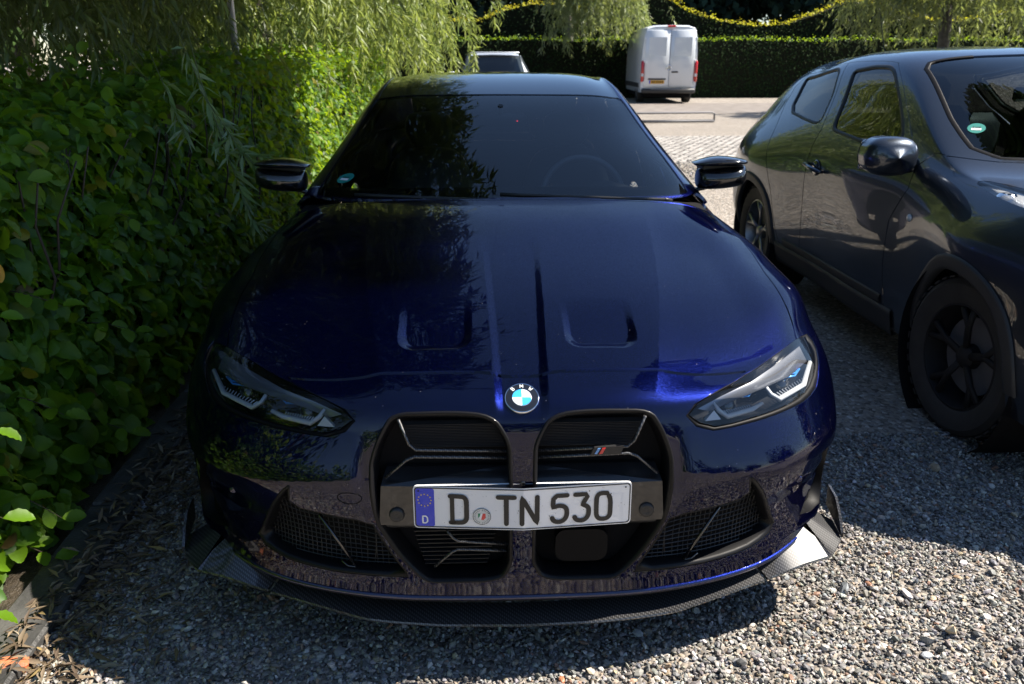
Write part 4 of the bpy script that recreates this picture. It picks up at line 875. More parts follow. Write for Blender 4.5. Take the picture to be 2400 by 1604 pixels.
V, f, N = lift(green, *cdt(np.array([[7.5, 0], [8, 0], [8, 6], [7.5, 6]], float), [], grid(7.5, 8, 0, 6, .1, .2), .2), GF, -.002, 0, 0); add('boot_lid', V, f, M['blue'], car, normals=N)
b = MB(); b.box((0, 2.6, .24), (1.66, 4.0, .10), .03); b.build('floor_pan', M['black_matte'], car)
def wheel(par, c, s, R=.338, W=.27, rim=.245, spokes=5, mat='alloy_dark', toe=0, tread=40):
    w = thing('wheel', tuple(np.array(c) - origin(par)), None); w.parent = par; w.rotation_euler = (0, 0, toe)
    def loc(P): return np.array(P) + origin(w)
    b = MB(); h = W/2
    b.lathe((0, 0, 0), [(rim, -h*.82), (rim+.02, -h*.95), (R-.03, -h), (R-.008, -h*.86), (R, -h*.6), (R, h*.6), (R-.008, h*.86), (R-.03, h), (rim+.02, h*.95), (rim, h*.82)], 64); b.V = [loc(v) for v in b.V]
    ty = b.build('tyre', M['rubber'], w, auto=35)
    b = MB()
    for k in range(tread):
        t = 2*math.pi*k/tread
        for sx in (-1, 1):
            a = t + sx*.05; Rm = [[1, 0, 0], [0, math.cos(a), -math.sin(a)], [0, math.sin(a), math.cos(a)]]
            b.box(np.array(Rm) @ np.array([sx*h*.62, 0, R+.001]), (h*.52, .030*R/.338, .008), 0, Rm)
    b.V = [loc(v) for v in b.V]; tag(b.build('tread_block', M['rubber'], ty), kind='stuff')
    b = MB(); b.lathe((0, 0, 0), [(rim+.004, s*h*.84), (rim-.006, s*h*.86), (rim-.016, s*h*.6), (rim-.03, -s*h*.6)], 56); b.lathe((s*h*.55, 0, 0), [(0, s*.02), (.03, s*.018), (.05, 0), (.055, -s*.06)], 24); b.V = [loc(v) for v in b.V]
    rm = b.build('rim', M[mat], w, smooth=True, auto=40)
    for k in range(spokes):
        b = MB()
        for d in (-.16, .16):
            t = 2*math.pi*k/spokes + .3; u0 = np.array([0, math.cos(t), math.sin(t)]); u1 = np.array([0, math.cos(t+d), math.sin(t+d)])
            b.tube([u0*.04 + [s*h*.55, 0, 0], u0*.5*rim + u1*.1*rim + [s*h*.62, 0, 0], u1*(rim-.012) + [s*h*.74, 0, 0]], [.017, .014, .015], 8, flat=.7, up=(1, 0, 0))
        b.V = [loc(v) for v in b.V]; b.build('spoke', M[mat], rm, smooth=True)
    b = MB(); b.lathe((s*h*.1, 0, 0), [(.0, .012), (.165, .012), (.165, -.012), (0, -.012)], 32); b.V = [loc(v) for v in b.V]; b.build('brake_disc', M['steel_dark'], w, auto=30)
    return w
for s in (1, -1):
    wheel(car, (.80*s, .87, .338), s); wheel(car, (.80*s, 3.727, .338), s)
    b = MB(); b.lathe((.72*s, .87, .335), [(.385, -.16), (.385, .16)], 40); b.lathe((.72*s, 3.725, .335), [(.385, -.16), (.385, .16)], 40); b.build('wheel_arch_liner', M['black_matte'], car, smooth=True)
    # mirror: lower shell, separate upper blade, stalk
    mr = thing('wing_mirror', tuple(np.array([.90*s, 1.68, 1.05]) - np.array(car.location)), None); mr.parent = car
    def shell(rows, mat, name, sub=2):
        b = MB(); n = len(rows[0]); V = np.array(rows).reshape(-1, 3) * [s, 1, 1]; m = len(rows)
        F = [(i*n+j, i*n+(j+1) % n, (i+1)*n+(j+1) % n, (i+1)*n+j) for i in range(m-1) for j in range(n)] + [list(range(n))[::-1], [(m-1)*n+j for j in range(n)]]
        if s < 0: F = [f[::-1] for f in F]
        b.put(V, F); o = b.build(name, mat, mr, smooth=True)
        md = o.modifiers.new('sub', 'SUBSURF'); md.levels = md.render_levels = sub; return o
    def sec(x, y0, y1, z0, z1, r=.28): 
        dy, dz = (y1-y0), (z1-z0); return [(x, y0+dy*r, z0), (x, y1, z0+.01), (x, y1, z1-.005), (x, y0+dy*r, z1), (x, y0, z1-dz*r), (x, y0, z0+dz*r)]
    shell([sec(.805, 1.655, 1.735, .992, 1.070), sec(.812, 1.630, 1.742, .984, 1.074), sec(.85, 1.608, 1.745, .980, 1.077), sec(.93, 1.598, 1.750, .986, 1.084), sec(.988, 1.618, 1.752, .996, 1.087), sec(1.008, 1.660, 1.752, 1.006, 1.084), sec(1.012, 1.70, 1.75, 1.02, 1.075)], M['black_gloss'], 'mirror_shell')
    shell([sec(.786, 1.655, 1.735, 1.084, 1.092), sec(.792, 1.632, 1.742, 1.080, 1.100), sec(.85, 1.602, 1.745, 1.079, 1.122), sec(.90, 1.592, 1.750, 1.081, 1.126), sec(.97, 1.603, 1.752, 1.086, 1.117), sec(1.006, 1.647, 1.752, 1.088, 1.106), sec(1.012, 1.69, 1.75, 1.088, 1.10)], M['black_gloss'], 'mirror_blade')
    b = MB(); b.box((.905*s, 1.70, 1.075), (.17, .08, .02), .004); b.build('indicator_strip', M['black_plastic'], mr)
    b = MB(); b.tube([(.785*s, 1.72, .972), (.83*s, 1.70, .985), (.90*s, 1.69, 1.004)], [.020, .016, .018], 10, flat=.55); b.build('mirror_stalk', M['black_gloss'], mr, smooth=True)
    b = MB(); b.box((.905*s, 1.7535, 1.05), (.17, .004, .085), .0018); b.build('mirror_glass', M['chrome'], mr)
# ---- cabin
b = MB(); rows = []
for i in range(25):
    x = -.70 + 1.4*i/24; a = abs(x); y0 = np.interp(a, [0, .55, .7], [1.48, 1.55, 1.62]); hump = .035*math.exp(-((x-.37)/.17)**4)
    rows.append([(x, y0, .955), (x, 1.72, .975 + .2*hump), (x, 1.86, .965 + hump), (x, 1.93, .93 + hump), (x, 1.96, .80), (x, 2.0, .6)])
V = np.array(rows).reshape(-1, 3); b.put(V, [(i*6+j, (i+1)*6+j, (i+1)*6+j+1, i*6+j+1) for i in range(24) for j in range(5)]); b.build('dashboard', M['dash'], car, smooth=True)
def seat(x, y):
    st = thing('seat', tuple(np.array([x, y, .45]) - np.array(car.location)), None); st.parent = car
    def blob(rows, name, mat='leather'):
        n = len(rows[0]); V = np.array(rows).reshape(-1, 3) + [x, y, 0]; m = len(rows)
        F = [(i*n+j, i*n+(j+1) % n, (i+1)*n+(j+1) % n, (i+1)*n+j) for i in range(m-1) for j in range(n)] + [list(range(n))[::-1], [(m-1)*n+j for j in range(n)]]
        b = MB(); b.put(V, F); o = b.build(name, M[mat], st, smooth=True); md = o.modifiers.new('s', 'SUBSURF'); md.levels = md.render_levels = 2
    def rr(y_, z, w, d): return [(-w, y_, z), (-w*.6, y_-d*.35, z), (w*.6, y_-d*.35, z), (w, y_, z), (w*.9, y_+d, z), (-w*.9, y_+d, z)]
    blob([rr(.12, .42, .24, .12), rr(.16, .60, .26, .13), rr(.20, .80, .27, .12), rr(.25, .98, .22, .11), rr(.28, 1.06, .15, .09)], 'backrest')
    blob([rr(.29, 1.05, .06, .06), rr(.29, 1.09, .13, .08), rr(.30, 1.18, .14, .09), rr(.31, 1.24, .11, .07)], 'headrest')
    blob([[(-.25, a, .36), (.25, a, .36), (.26, a, .46), (.2, a, .49), (-.2, a, .49), (-.26, a, .46)] for a in (-.38, -.3, 0, .2)], 'cushion')
for x in (.37, -.37): seat(x, 2.45)
b = MB(); b.box((0, 3.35, .72), (1.2, .22, .62), .09); b.build('rear_bench', M['leather'], car, auto=60)
for x in (.33, -.33): b = MB(); b.box((x, 3.42, 1.09), (.24, .10, .13), .045); b.build('rear_headrest', M['leather'], car, auto=60)
sw_ = thing('steering_wheel', tuple(np.array([.375, 2.02, .90]) - np.array(car.location)), None); sw_.parent = car
P = []; e_u = np.array([0, .42, .907])
for t in np.linspace(0, 2*math.pi, 41): P.append(np.array([.375, 2.02, .90]) + .185*(math.cos(t)*np.array([1, 0, 0]) + math.sin(t)*e_u))
b = MB(); b.tube(P, .015, 10, cap=False); b.build('wheel_rim', simple('leather rim', (.16, .16, .17), .4), sw_, smooth=True)
b = MB(); b.box((.375, 2.0, .90), (.16, .05, .12), .02, [[1, 0, 0], [0, .907, .42], [0, -.42, .907]]); b.box((.375, 2.01, .90), (.34, .02, .03), .008); b.build('wheel_hub', M['dash'], sw_)
rm_ = thing('interior_mirror', tuple(np.array([0, 2.12, 1.245]) - np.array(car.location)), None); rm_.parent = car
b = MB(); b.box((0, 2.12, 1.235), (.24, .035, .062), .015); b.tube([(0, 2.12, 1.26), (0, 2.10, 1.30)], .012, 8); b.build('mirror_body', M['black_plastic'], rm_, auto=50)
b = MB(); b.box((.075, 2.095, 1.232), (.006, .006, .006), .002); b.build('red_diode', simple('red diode', (.6, .02, .02), .4, emit=(.55, .02, .03)), rm_)
b = MB(); b.box((0, 2.95, 1.345), (.84, .95, .012)); b.build('headliner', M['dash'], car)
# ================================================================= the grey crossover on the right
cross = thing('parked_crossover', (JX, 2.6, 0), 'dark grey compact crossover with a rounded door mirror, parked beside the blue car', 'car')
JF = D['jflip']
def j_at(y, z, q=5., p=2., xs=None):          # domain point with given (y, z) on the flank
    for _ in range(25):
        f = lambda a, b: juke([a], [b])[0][1:]
        r = f(q, p) - (y, z); e = 1e-3; J = np.stack([(f(q+e, p)-f(q-e, p))/(2*e), (f(q, p+e)-f(q, p-e))/(2*e)], 1)
        d = np.clip(np.linalg.lstsq(J, r, rcond=None)[0], -.4, .4); q = min(max(q - d[0], 0), 12); p = min(max(p - d[1], -.2), 8)
        if np.abs(r).max() < 1e-4: break
    return q, p
def arc(yc, r, zc=.335, n=40, z0=.2):
    out = []
    for t in np.linspace(math.pi, 0, n):
        y, z = yc + r*math.cos(t), zc + r*math.sin(t)
        q0 = np.interp(y, [.52, .76, 1.12, 1.42, 1.72, 2.1, 2.5, 2.95, 3.4, 3.8, 4.28, 4.6], range(12)); out.append(j_at(y, z, q0, np.interp(z, [.24, .42, .64, .82], [0, 1, 2, 3])))
    return np.array(out)
YF, YR = 1.385, 3.92
def arch_poly(yc, r):
    a = arc(yc, r); return np.vstack([a, [[a[-1][0], -.05], [a[0][0], -.05]]])
af, ar = arch_poly(YF, .365), arch_poly(YR, .365)
jwf = np.array([[7.42, 5.62], [6.95, 5.76], [6.5, 5.78], [6.28, 5.66], [5.75, 5.10], [5.42, 4.72], [5.30, 4.42], [5.6, 4.28], [6.3, 4.24], [7.02, 4.24], [7.1, 4.36]])
jwr = np.array([[9.25, 5.62], [8.6, 5.74], [8.05, 5.76], [7.86, 5.6], [7.62, 4.95], [7.48, 4.32], [7.6, 4.2], [8.1, 4.18], [8.75, 4.22], [9.0, 4.5]])
jws = np.array([[4.06, 8.05], [4.06, 7.0], [4.10, 6.45], [4.3, 6.22], [4.8, 6.16], [5.8, 6.16], [5.95, 6.3], [6.02, 7.0], [6.03, 8.05]])
jlp = np.array([[3.42, 4.78], [3.46, 5.3], [3.36, 5.8], [2.6, 5.85], [1.6, 5.6], [1.05, 5.2], [1.1, 4.6], [1.8, 4.35], [2.6, 4.5]])
def SJ(P): return smooth_poly(densify(P, .30), 1)
jtl = np.array([[9.75, 4.0], [10.3, 4.15], [10.8, 4.2], [11.15, 4.1], [11.15, 3.2], [10.9, 2.9], [10.7, 3.1], [10.4, 3.6]])
cutsJ = [strip(np.array(L, float), w) for L, w in (
 ([[7.82, 5.9], [7.6, 5.2], [7.33, 4.15], [7.35, 3.0], [7.4, 1.2], [7.45, .4]], .007),
 ([[6.42, 5.93], [5.9, 5.5], [5.15, 4.75], [4.72, 4.2], [4.7, 3.6], [5.0, 2.6], [5.02, 1.6], [4.95, .5]], .009),
 ([[9.3, 5.8], [8.6, 5.90], [7.8, 5.93], [6.9, 5.94], [6.38, 5.93]], .012),
 ([[4.9, .42], [6.0, .40], [7.45, .40], [8.0, .42]], .012), ([[8.0, .42], [8.35, 1.6], [8.6, 2.6], [8.95, 3.6], [9.3, 4.4], [9.45, 5.2], [9.3, 5.83]], .009),
 ([[4.72, 4.28], [4.5, 5.0], [4.25, 5.6], [4.05, 5.5], [3.9, 4.75], [3.6, 4.62], [3.35, 4.7]], .011),
 ([[4.0, 8.05], [3.98, 7.0], [4.02, 6.4], [4.22, 5.62]], .010), ([[1.1, 5.2], [.95, 6.4], [.8, 8.05]], .02))]
outer = np.array([[0, 0], [12, 0], [12, 8], [0, 8]], float)
holesJ = [af, ar, SJ(jwf), SJ(jwr), jws, smooth_poly(jlp, 1), jtl]
v, F = cdt(outer, holesJ + cutsJ, grid(0, 12, 0, 8, .085, .09), .09)
lab = comps(len(v), F)
names = {}
for nm, (q, p) in {'bonnet': (2.5, 7.0), 'front_door': (6.2, 2.5), 'rear_door': (7.8, 2.5), 'roof': (8, 7.5), 'front_wing': (3.6, 3.2), 'rear_quarter': (10, 2.2)}.items(): names.setdefault(comp_at(q, p), nm)
JM = 2 * JX
def jlift(v, F, off=0, skirt=0, mir=1):
    V, f, N = lift(juke, v, F, JF, off, skirt, 1)
    if mir < 0: V = V * [-1, 1, 1] + [JM, 0, 0]; f = f[:, ::-1]; N = N * [-1, 1, 1]
    return V, f, N
for L in np.unique(lab):
    nm = names.get(L); f0 = F[lab == L]
    if nm is None: nm = 'body_shell' if len(f0) > 150 else 'trim_panel'
    A = jlift(v, f0, 0, .010, 1); B = jlift(v, f0, 0, .010, -1)
    if nm in ('bonnet', 'roof'):
        add(nm, np.vstack([A[0], B[0]]), np.vstack([A[1], B[1] + len(A[0])]), M['grey_paint'], cross, normals=np.vstack([A[2], B[2]]))
    else:
        for X in (A, B): add(nm, *X[:2], M['grey_paint'], cross, normals=X[2])
def jsheet(name, poly, mat, off, mir, st=.14, parent=None):
    poly = np.array(poly, float); poly[:, 1] = np.minimum(poly[:, 1], 8); lo, hi = poly.min(0), poly.max(0)
    vv, ff = cdt(poly, [], grid(lo[0], hi[0], lo[1], hi[1], st, st), st); V, f, N = jlift(vv, ff, off, 0, mir)
    return add(name, V, f, mat, parent or cross, normals=N)
def jpt(q, p, off=0, mir=1):
    P = juke([q], [p])[0] + juke.normal([q], [p], JF, 5e-3)[0]*off
    if mir < 0: P = P * [-1, 1, 1] + [JM, 0, 0]
    return P
def jring(name, o, i_, mat, prof, mir, parent=None):
    o, i_ = densify(o, .15), None
    c = o.mean(0); return o
def jband(name, P, w, off, mat, mir, closed=True, depth=.02, parent=None):
    """flat moulding following an outline on the body"""
    P = densify(P, .12, closed); T = (np.roll(P, -1, 0) - np.roll(P, 1, 0)) if closed else np.gradient(P, axis=0)
    P3 = juke(P[:, 0], P[:, 1]); N3 = juke.normal(P[:, 0], P[:, 1], JF, 5e-3)
    T3 = (np.roll(P3, -1, 0) - np.roll(P3, 1, 0)) if closed else np.gradient(P3, axis=0); T3 /= np.maximum(np.linalg.norm(T3, axis=1), 1e-9)[:, None]
    B3 = np.cross(N3, T3); n = len(P)
    rows = [P3 - B3*w/2 - N3*depth, P3 - B3*w/2 + N3*(off-.002), P3 - B3*w*.3 + N3*off, P3 + B3*w*.3 + N3*off, P3 + B3*w/2 + N3*(off-.002), P3 + B3*w/2 - N3*depth]
    V = np.vstack(rows)
    if mir < 0: V = V * [-1, 1, 1] + [JM, 0, 0]
    m = n if closed else n - 1
    return add(name, V, [(r*n+j, r*n+(j+1) % n, (r+1)*n+(j+1) % n, (r+1)*n+j) for r in range(5) for j in range(m)], mat, parent or cross)
for mir in (1, -1):
    for poly, nm in ((jwf, 'front_door_window'), (jwr, 'rear_door_window')):
        P = SJ(poly); g = jsheet(nm, P, M['jglass'], -.008, mir); jband('window_seal', P, .022, .001, M['black_plastic'], mir, parent=g)
    hl = jsheet('headlight', smooth_poly(jlp, 1), M['lens'], -.001, mir)
    vv, ff = cdt(smooth_poly(jlp, 1), [], grid(1, 3.5, 4.3, 5.9, .3, .3), .3); V, f, N = jlift(vv, ff, -.022, 0, mir); add('reflector', V, f, M['reflector'], hl, normals=N)
    for q, p in ((2.9, 5.1), (2.0, 5.1)):
        b = MB(); b.lathe(jpt(q, p, -.02, mir), [(0, .012), (.03, .008), (.042, -.01), (.045, -.02)], 20, 'z'); b.build('bulb_cover', M['lens'], hl, smooth=True)
    jsheet('tail_light', jtl, M['red_lamp'], .004, mir)
    for yc, a in ((YF, af), (YR, ar)):
        P = a[:-2]
        jband('arch_cladding', np.array([p for p in arc(yc, .395)]), .062, .010, M['clad'], mir, closed=False)
        b = MB(); b.lathe((JX - .70*mir, yc, .335), [(.40, -.17), (.40, .13)], 40); b.build('wheel_arch_liner', M['black_matte'], cross, smooth=True)
        wheel(cross, (JX - .745*mir, yc, .335), -mir, R=.335, W=.215, rim=.222, spokes=5, mat='wheel_shade' if yc < 2 else 'alloy', toe=0 if yc > 2 else R_(4))
    jband('sill_cladding', np.array([[4.75, .22], [5.5, .2], [6.5, .2], [7.5, .2], [8.2, .22]]), .13, .010, M['clad'], mir, closed=False)
    jband('door_moulding', np.array([[5.05, .72], [6, .70], [7, .70], [7.9, .72]]), .05, .007, M['clad'], mir, closed=False)
    # handle: dished cup and a grip bar
    a, b_ = jpt(7.28, 3.12, .006, mir), jpt(6.86, 3.08, .006, mir); m_ = (a + b_)/2; ou = np.array([-mir, 0, 0])
    b = MB(); b.tube([a - ou*.004, a + ou*.020, m_ + ou*.030, b_ + ou*.020, b_ - ou*.004], [.010, .014, .015, .014, .010], 8, flat=.8); hd = b.build('door_handle', M['grey_paint'], cross, smooth=True)
    b = MB(); b.lathe(m_ - ou*.0, [(0, .0035*-mir), (.036, .0030*-mir), (.044, 0), (.046, .006*mir)], 20, 'x'); b.build('handle_cup', M['black_gloss'], hd, smooth=True)
    c = jpt(4.50, 2.92, .004, mir); b = MB(); b.lathe(c, [(0, -.008*mir), (.010, -.007*mir), (.017, -.002*mir), (.018, .004*mir)], 18, 'x'); b.build('side_repeater', M['orange_lamp'] if False else M['drl'], cross, smooth=True)
    # round door mirror
    mc = np.array([JX - .955*mir, 1.955, 1.085]); mr = thing('door_mirror', tuple(mc - np.array(cross.location))); mr.parent = cross
    b = MB(); rows = []; m, n = 13, 20
    for i in range(m):
        u = -1 + 2*i/(m-1)
        ph = math.asin(max(-1, min(1, u))); 
        for j in range(n):
            t = 2*math.pi*j/n; cx, cz = math.cos(t), math.sin(t); sx = np.sign(cx)*abs(cx)**.75; sz = np.sign(cz)*abs(cz)**.8
            prof = max(.02, (1 - max(0, -u)**2.4)**.5) * (1 - .06*max(0, u)); rows.append(mc + [sx*.118*prof*1.0, .085*u, sz*.088*prof])
    b.put(rows, [(i*n+j, i*n+(j+1) % n, (i+1)*n+(j+1) % n, (i+1)*n+j) for i in range(m-1) for j in range(n)] + [list(range(n)), [(m-1)*n+j for j in range(n)][::-1]]); b.build('mirror_shell', M['grey_paint'], mr, smooth=True)
    b = MB(); b.tube([jpt(5.12, 4.45, -.01, mir), mc + [.09*mir, .02, -.06], mc + [.02*mir, .03, -.05]], [.05, .035, .03], 10, flat=.6); b.build('mirror_base', M['black_plastic'], mr, smooth=True)
    b = MB(); b.box(mc + [0, .087, 0], (.20, .006, .14), .003); b.build('mirror_glass', M['chrome'], mr)
P = np.vstack([jws[1:-1]]); Pm = jws.copy()
vv, ff = cdt(np.minimum(jws, [99, 8]), [], grid(4, 6.1, 6.1, 8, .14, .14), .14); A = jlift(vv, ff, -.006, 0, 1); B = jlift(vv, ff, -.006, 0, -1)
jscr = add('windscreen', np.vstack([A[0], B[0]]), np.vstack([A[1], B[1] + len(A[0])]), M['tint'], cross, normals=np.vstack([A[2], B[2]]))
for mir in (1, -1): jband('windscreen_seal', jws[1:-1], .024, .0012, M['bezel'], mir, closed=False, parent=jscr)
c = jpt(4.62, 6.42, -.003, 1); nn = juke.normal([4.62], [6.42], JF)[0]; e1 = np.cross([0, 0, 1.], nn); e1 /= np.linalg.norm(e1); e2 = np.cross(nn, e1)
if e1[0] < 0: e1 = -e1
sticker(c, e1, e2, nn, .036, jscr)
# cabin of the crossover
b = MB(); b.box((JX, 2.0, .97), (1.34, .50, .12), .05); b.build('dashboard', M['dash'], cross, auto=60)
for x in (.36, -.36):
    b = MB(); b.box((JX + x, 2.78, .95), (.48, .16, .62), .07); b.box((JX + x, 2.55, .66), (.48, .5, .14), .05); b.box((JX + x, 2.82, 1.33), (.25, .10, .16), .045); b.build('seat', M['leather'], cross, auto=60)
b = MB(); b.box((JX, 3.62, .92), (1.2, .16, .5), .07); b.build('rear_bench', M['leather'], cross, auto=60)
b = MB(); b.box((JX, 2.6, .30), (1.5, 3.6, .12), .03); b.build('floor_pan', M['black_matte'], cross)
b = MB(); b.box((JX, 2.45, 1.33), (.24, .03, .07), .012); b.build('interior_mirror', M['chrome'], cross)
b = MB(); b.tube([(JX - .1, 3.9, 1.54), (JX - .1, 4.05, 1.80)], [.004, .002], 6); b.build('aerial', M['black_plastic'], cross)
rows = []
for r_ in np.linspace(0, 8, 25):
    P = juke([0.], [r_])[0]; xs_ = JX - P[0]
    rows.append([(JX - xs_*t, P[1] - .07*(1 - t*t), P[2]) for t in np.linspace(-1, 1, 15)])
b = MB(); b.put(np.array(rows).reshape(-1, 3), [(i*15+j, i*15+j+1, (i+1)*15+j+1, (i+1)*15+j) for i in range(24) for j in range(14)]); b.build('front_bumper', M['grey_paint'], cross, smooth=True)
b = MB()
for k in range(4): b.box((JX, .435 + .02*k, .70 + .035*k), (.80, .03, .018), .006)
b.build('front_grille', M['black_plastic'], cross)
b = MB(); b.box((JX, .47, .40), (1.0, .05, .16), .02); b.build('lower_air_intake', M['black_plastic'], cross)
for s in (1, -1):
    b = MB(); b.lathe((JX + .50*s, .50, .60), [(0, -.02), (.07, -.018), (.085, 0), (.09, .05)], 28, 'y'); b.build('round_lamp', M['drl'], cross, smooth=True)

# ================================================================= generic distant vehicles
def loft(name, secs, mat, par, loc, rz=0, sub=0):
    """secs: list of cross-sections (x half outline from bottom to roof centre) at y stations, mirrored"""
    rows = []
    for y, half in secs:
        r = [(x, y, z) for x, z in half]; rows.append(r + [(-x, y, z) for x, _, z in reversed(r[:-1])] if half[-1][0] == 0 else r + [(-x, y, z) for x, _, z in reversed(r)])
    n = len(rows[0]); V = np.array(rows).reshape(-1, 3); m = len(rows); F = [(i*n+j, i*n+j+1, (i+1)*n+j+1, (i+1)*n+j) for i in range(m-1) for j in range(n-1)] + [list(range(n)), [(m-1)*n+j for j in range(n)][::-1]]
    return V, F
def place(V, loc, rz):
    c, s = math.cos(rz), math.sin(rz); V = np.asarray(V, float); return np.c_[V[:, 0]*c - V[:, 1]*s + loc[0], V[:, 0]*s + V[:, 1]*c + loc[1], V[:, 2] + loc[2]]
class Local(MB):
    def __init__(s, loc, rz): super().__init__(); s.loc, s.rz = loc, rz
    def build(s, name, mat, par, **k):
        s.V = [place(np.vstack(s.V), s.loc, s.rz)]; return super().build(name, mat, par, **k)
# ---- white van, tail towards the camera (rear plane y = 0, nose at +y)
VL, VR = (6.62, 27.9, 0), R_(-3)
van = thing('delivery_van', VL, 'tall white delivery van seen from behind, parked in front of the far hedge', 'van')
def vsec(w, zt, z0=.38): return [(w*.97, z0), (w, z0+.25), (w, 1.2), (w*.985, 1.75), (w*.93, zt-.32), (w*.84, zt-.09), (w*.6, zt-.015), (0, zt)]
secs = [(0, vsec(.985, 2.60)), (.06, vsec(1.0, 2.64)), (1.5, vsec(1.01, 2.66)), (3.6, vsec(1.01, 2.66)), (4.25, vsec(1.0, 2.60)), (4.7, vsec(.99, 2.36)), (5.2, vsec(.97, 1.95)), (5.55, vsec(.95, 1.42)), (5.85, vsec(.88, 1.22)), (5.95, vsec(.8, .98))]
V, F = loft('', secs, None, None, None); b = Local(VL, VR); b.put(V, F); b.build('body', M['white_paint'], van, auto=35)
for s in (1, -1):
    b = Local(VL, VR); b.box((.445*s, -.022, 1.52), (.868, .05, 1.92), .02); dr = b.build('rear_door', M['white_paint'], van, auto=50)
    b = Local(VL, VR); b.box((.445*s, -.0495, 1.93), (.62, .008, .62), .0035); b.build('door_panel_recess', M['white_paint'], dr)
    for z in (.72, 1.45, 2.2): b = Local(VL, VR); b.box((.90*s, -.04, z), (.06, .05, .10), .015); b.build('hinge', M['white_paint'], dr)
    b = Local(VL, VR); b.box((.945*s, -.03, 1.10), (.115, .09, .72), .03); tl = b.build('tail_light', M['red_lamp'], van, auto=50)
    b = Local(VL, VR); b.box((.945*s, -.077, .98), (.085, .006, .10), .0025); b.build('reverse_lens', M['drl'], tl)
    for y in (1.05, 4.95):
        b = Local(VL, VR); b.lathe((.86*s, y, .35), [(.2, -.13), (.33, -.13), (.355, -.1), (.355, .1), (.33, .13), (.2, .13)], 32); wv = b.build('tyre', M['rubber'], van, auto=40)
        b = Local(VL, VR); b.lathe((.86*s, y, .35), [(0, .12*s), (.1, .13*s), (.2, .10*s), (.21, -.12*s)], 24); b.build('rim', M['alloy'], wv, smooth=True)
    b = Local(VL, VR); b.box((1.0*s, 4.62, 1.55), (.02, .75, .55), .008); b.build('door_window', M['tint'], van)
    b = Local(VL, VR); b.box((1.17*s, 4.9, 1.45), (.20, .10, .36), .04); b.build('door_mirror', M['black_plastic'], van, auto=50)
    b = Local(VL, VR); b.box((1.012*s, 2.6, .62), (.02, 4.4, .16), .008); b.build('side_rubbing_strip', M['clad'], van)
b = Local(VL, VR); b.box((0, -.06, .44), (1.92, .16, .17), .04); b.build('rear_bumper', M['clad'], van, auto=50)
b = Local(VL, VR); b.box((0, -.145, .50), (1.3, .03, .02), .008); b.build('bumper_step', M['alloy'], van)
b = Local(VL, VR); b.box((-.42, -.055, .84), (.64, .025, .05), .01); b.build('plate_lamp_bar', M['black_plastic'], van)
b = Local(VL, VR); b.box((-.42, -.058, .74), (.53, .014, .115), .004); vp = b.build('yellow_number_plate', M['plate_yellow'], van)
b = Local(VL, VR); b.box((-.67, -.067, .74), (.045, .006, .11)); b.build('country_band', M['plate_blue'], vp)
for k in range(6): b = Local(VL, VR); b.box((-.58 + .068*k + (.02 if k > 1 else 0), -.0665, .74), (.042, .005, .07)); b.build('character', M['ink'], vp)
b = Local(VL, VR); b.lathe((-.01, -.055, 1.22), [(.085, 0), (.095, -.012), (.085, -.018), (.072, -.012), (.072, 0)], 32, 'y')
for k in range(3): t = R_(90 + 120*k); b.box((-.01 + .04*math.cos(t), -.062, 1.22 + .04*math.sin(t)), (.085, .012, .016), 0, [[math.cos(t), 0, -math.sin(t)], [0, 1, 0], [math.sin(t), 0, math.cos(t)]])
b.build('round_emblem', M['chrome'], van)
b = Local(VL, VR); b.box((.20, -.055, 1.08), (.24, .03, .05), .012); b.build('door_handle', M['black_plastic'], van)
b = Local(VL, VR); b.box((0, -.02, 2.60), (.30, .10, .06), .02); b.build('brake_lamp', M['red_lamp'], van)
b = Local(VL, VR); b.box((0, 2.9, .30), (1.7, 5.4, .2), .03); b.build('chassis', M['black_matte'], van)
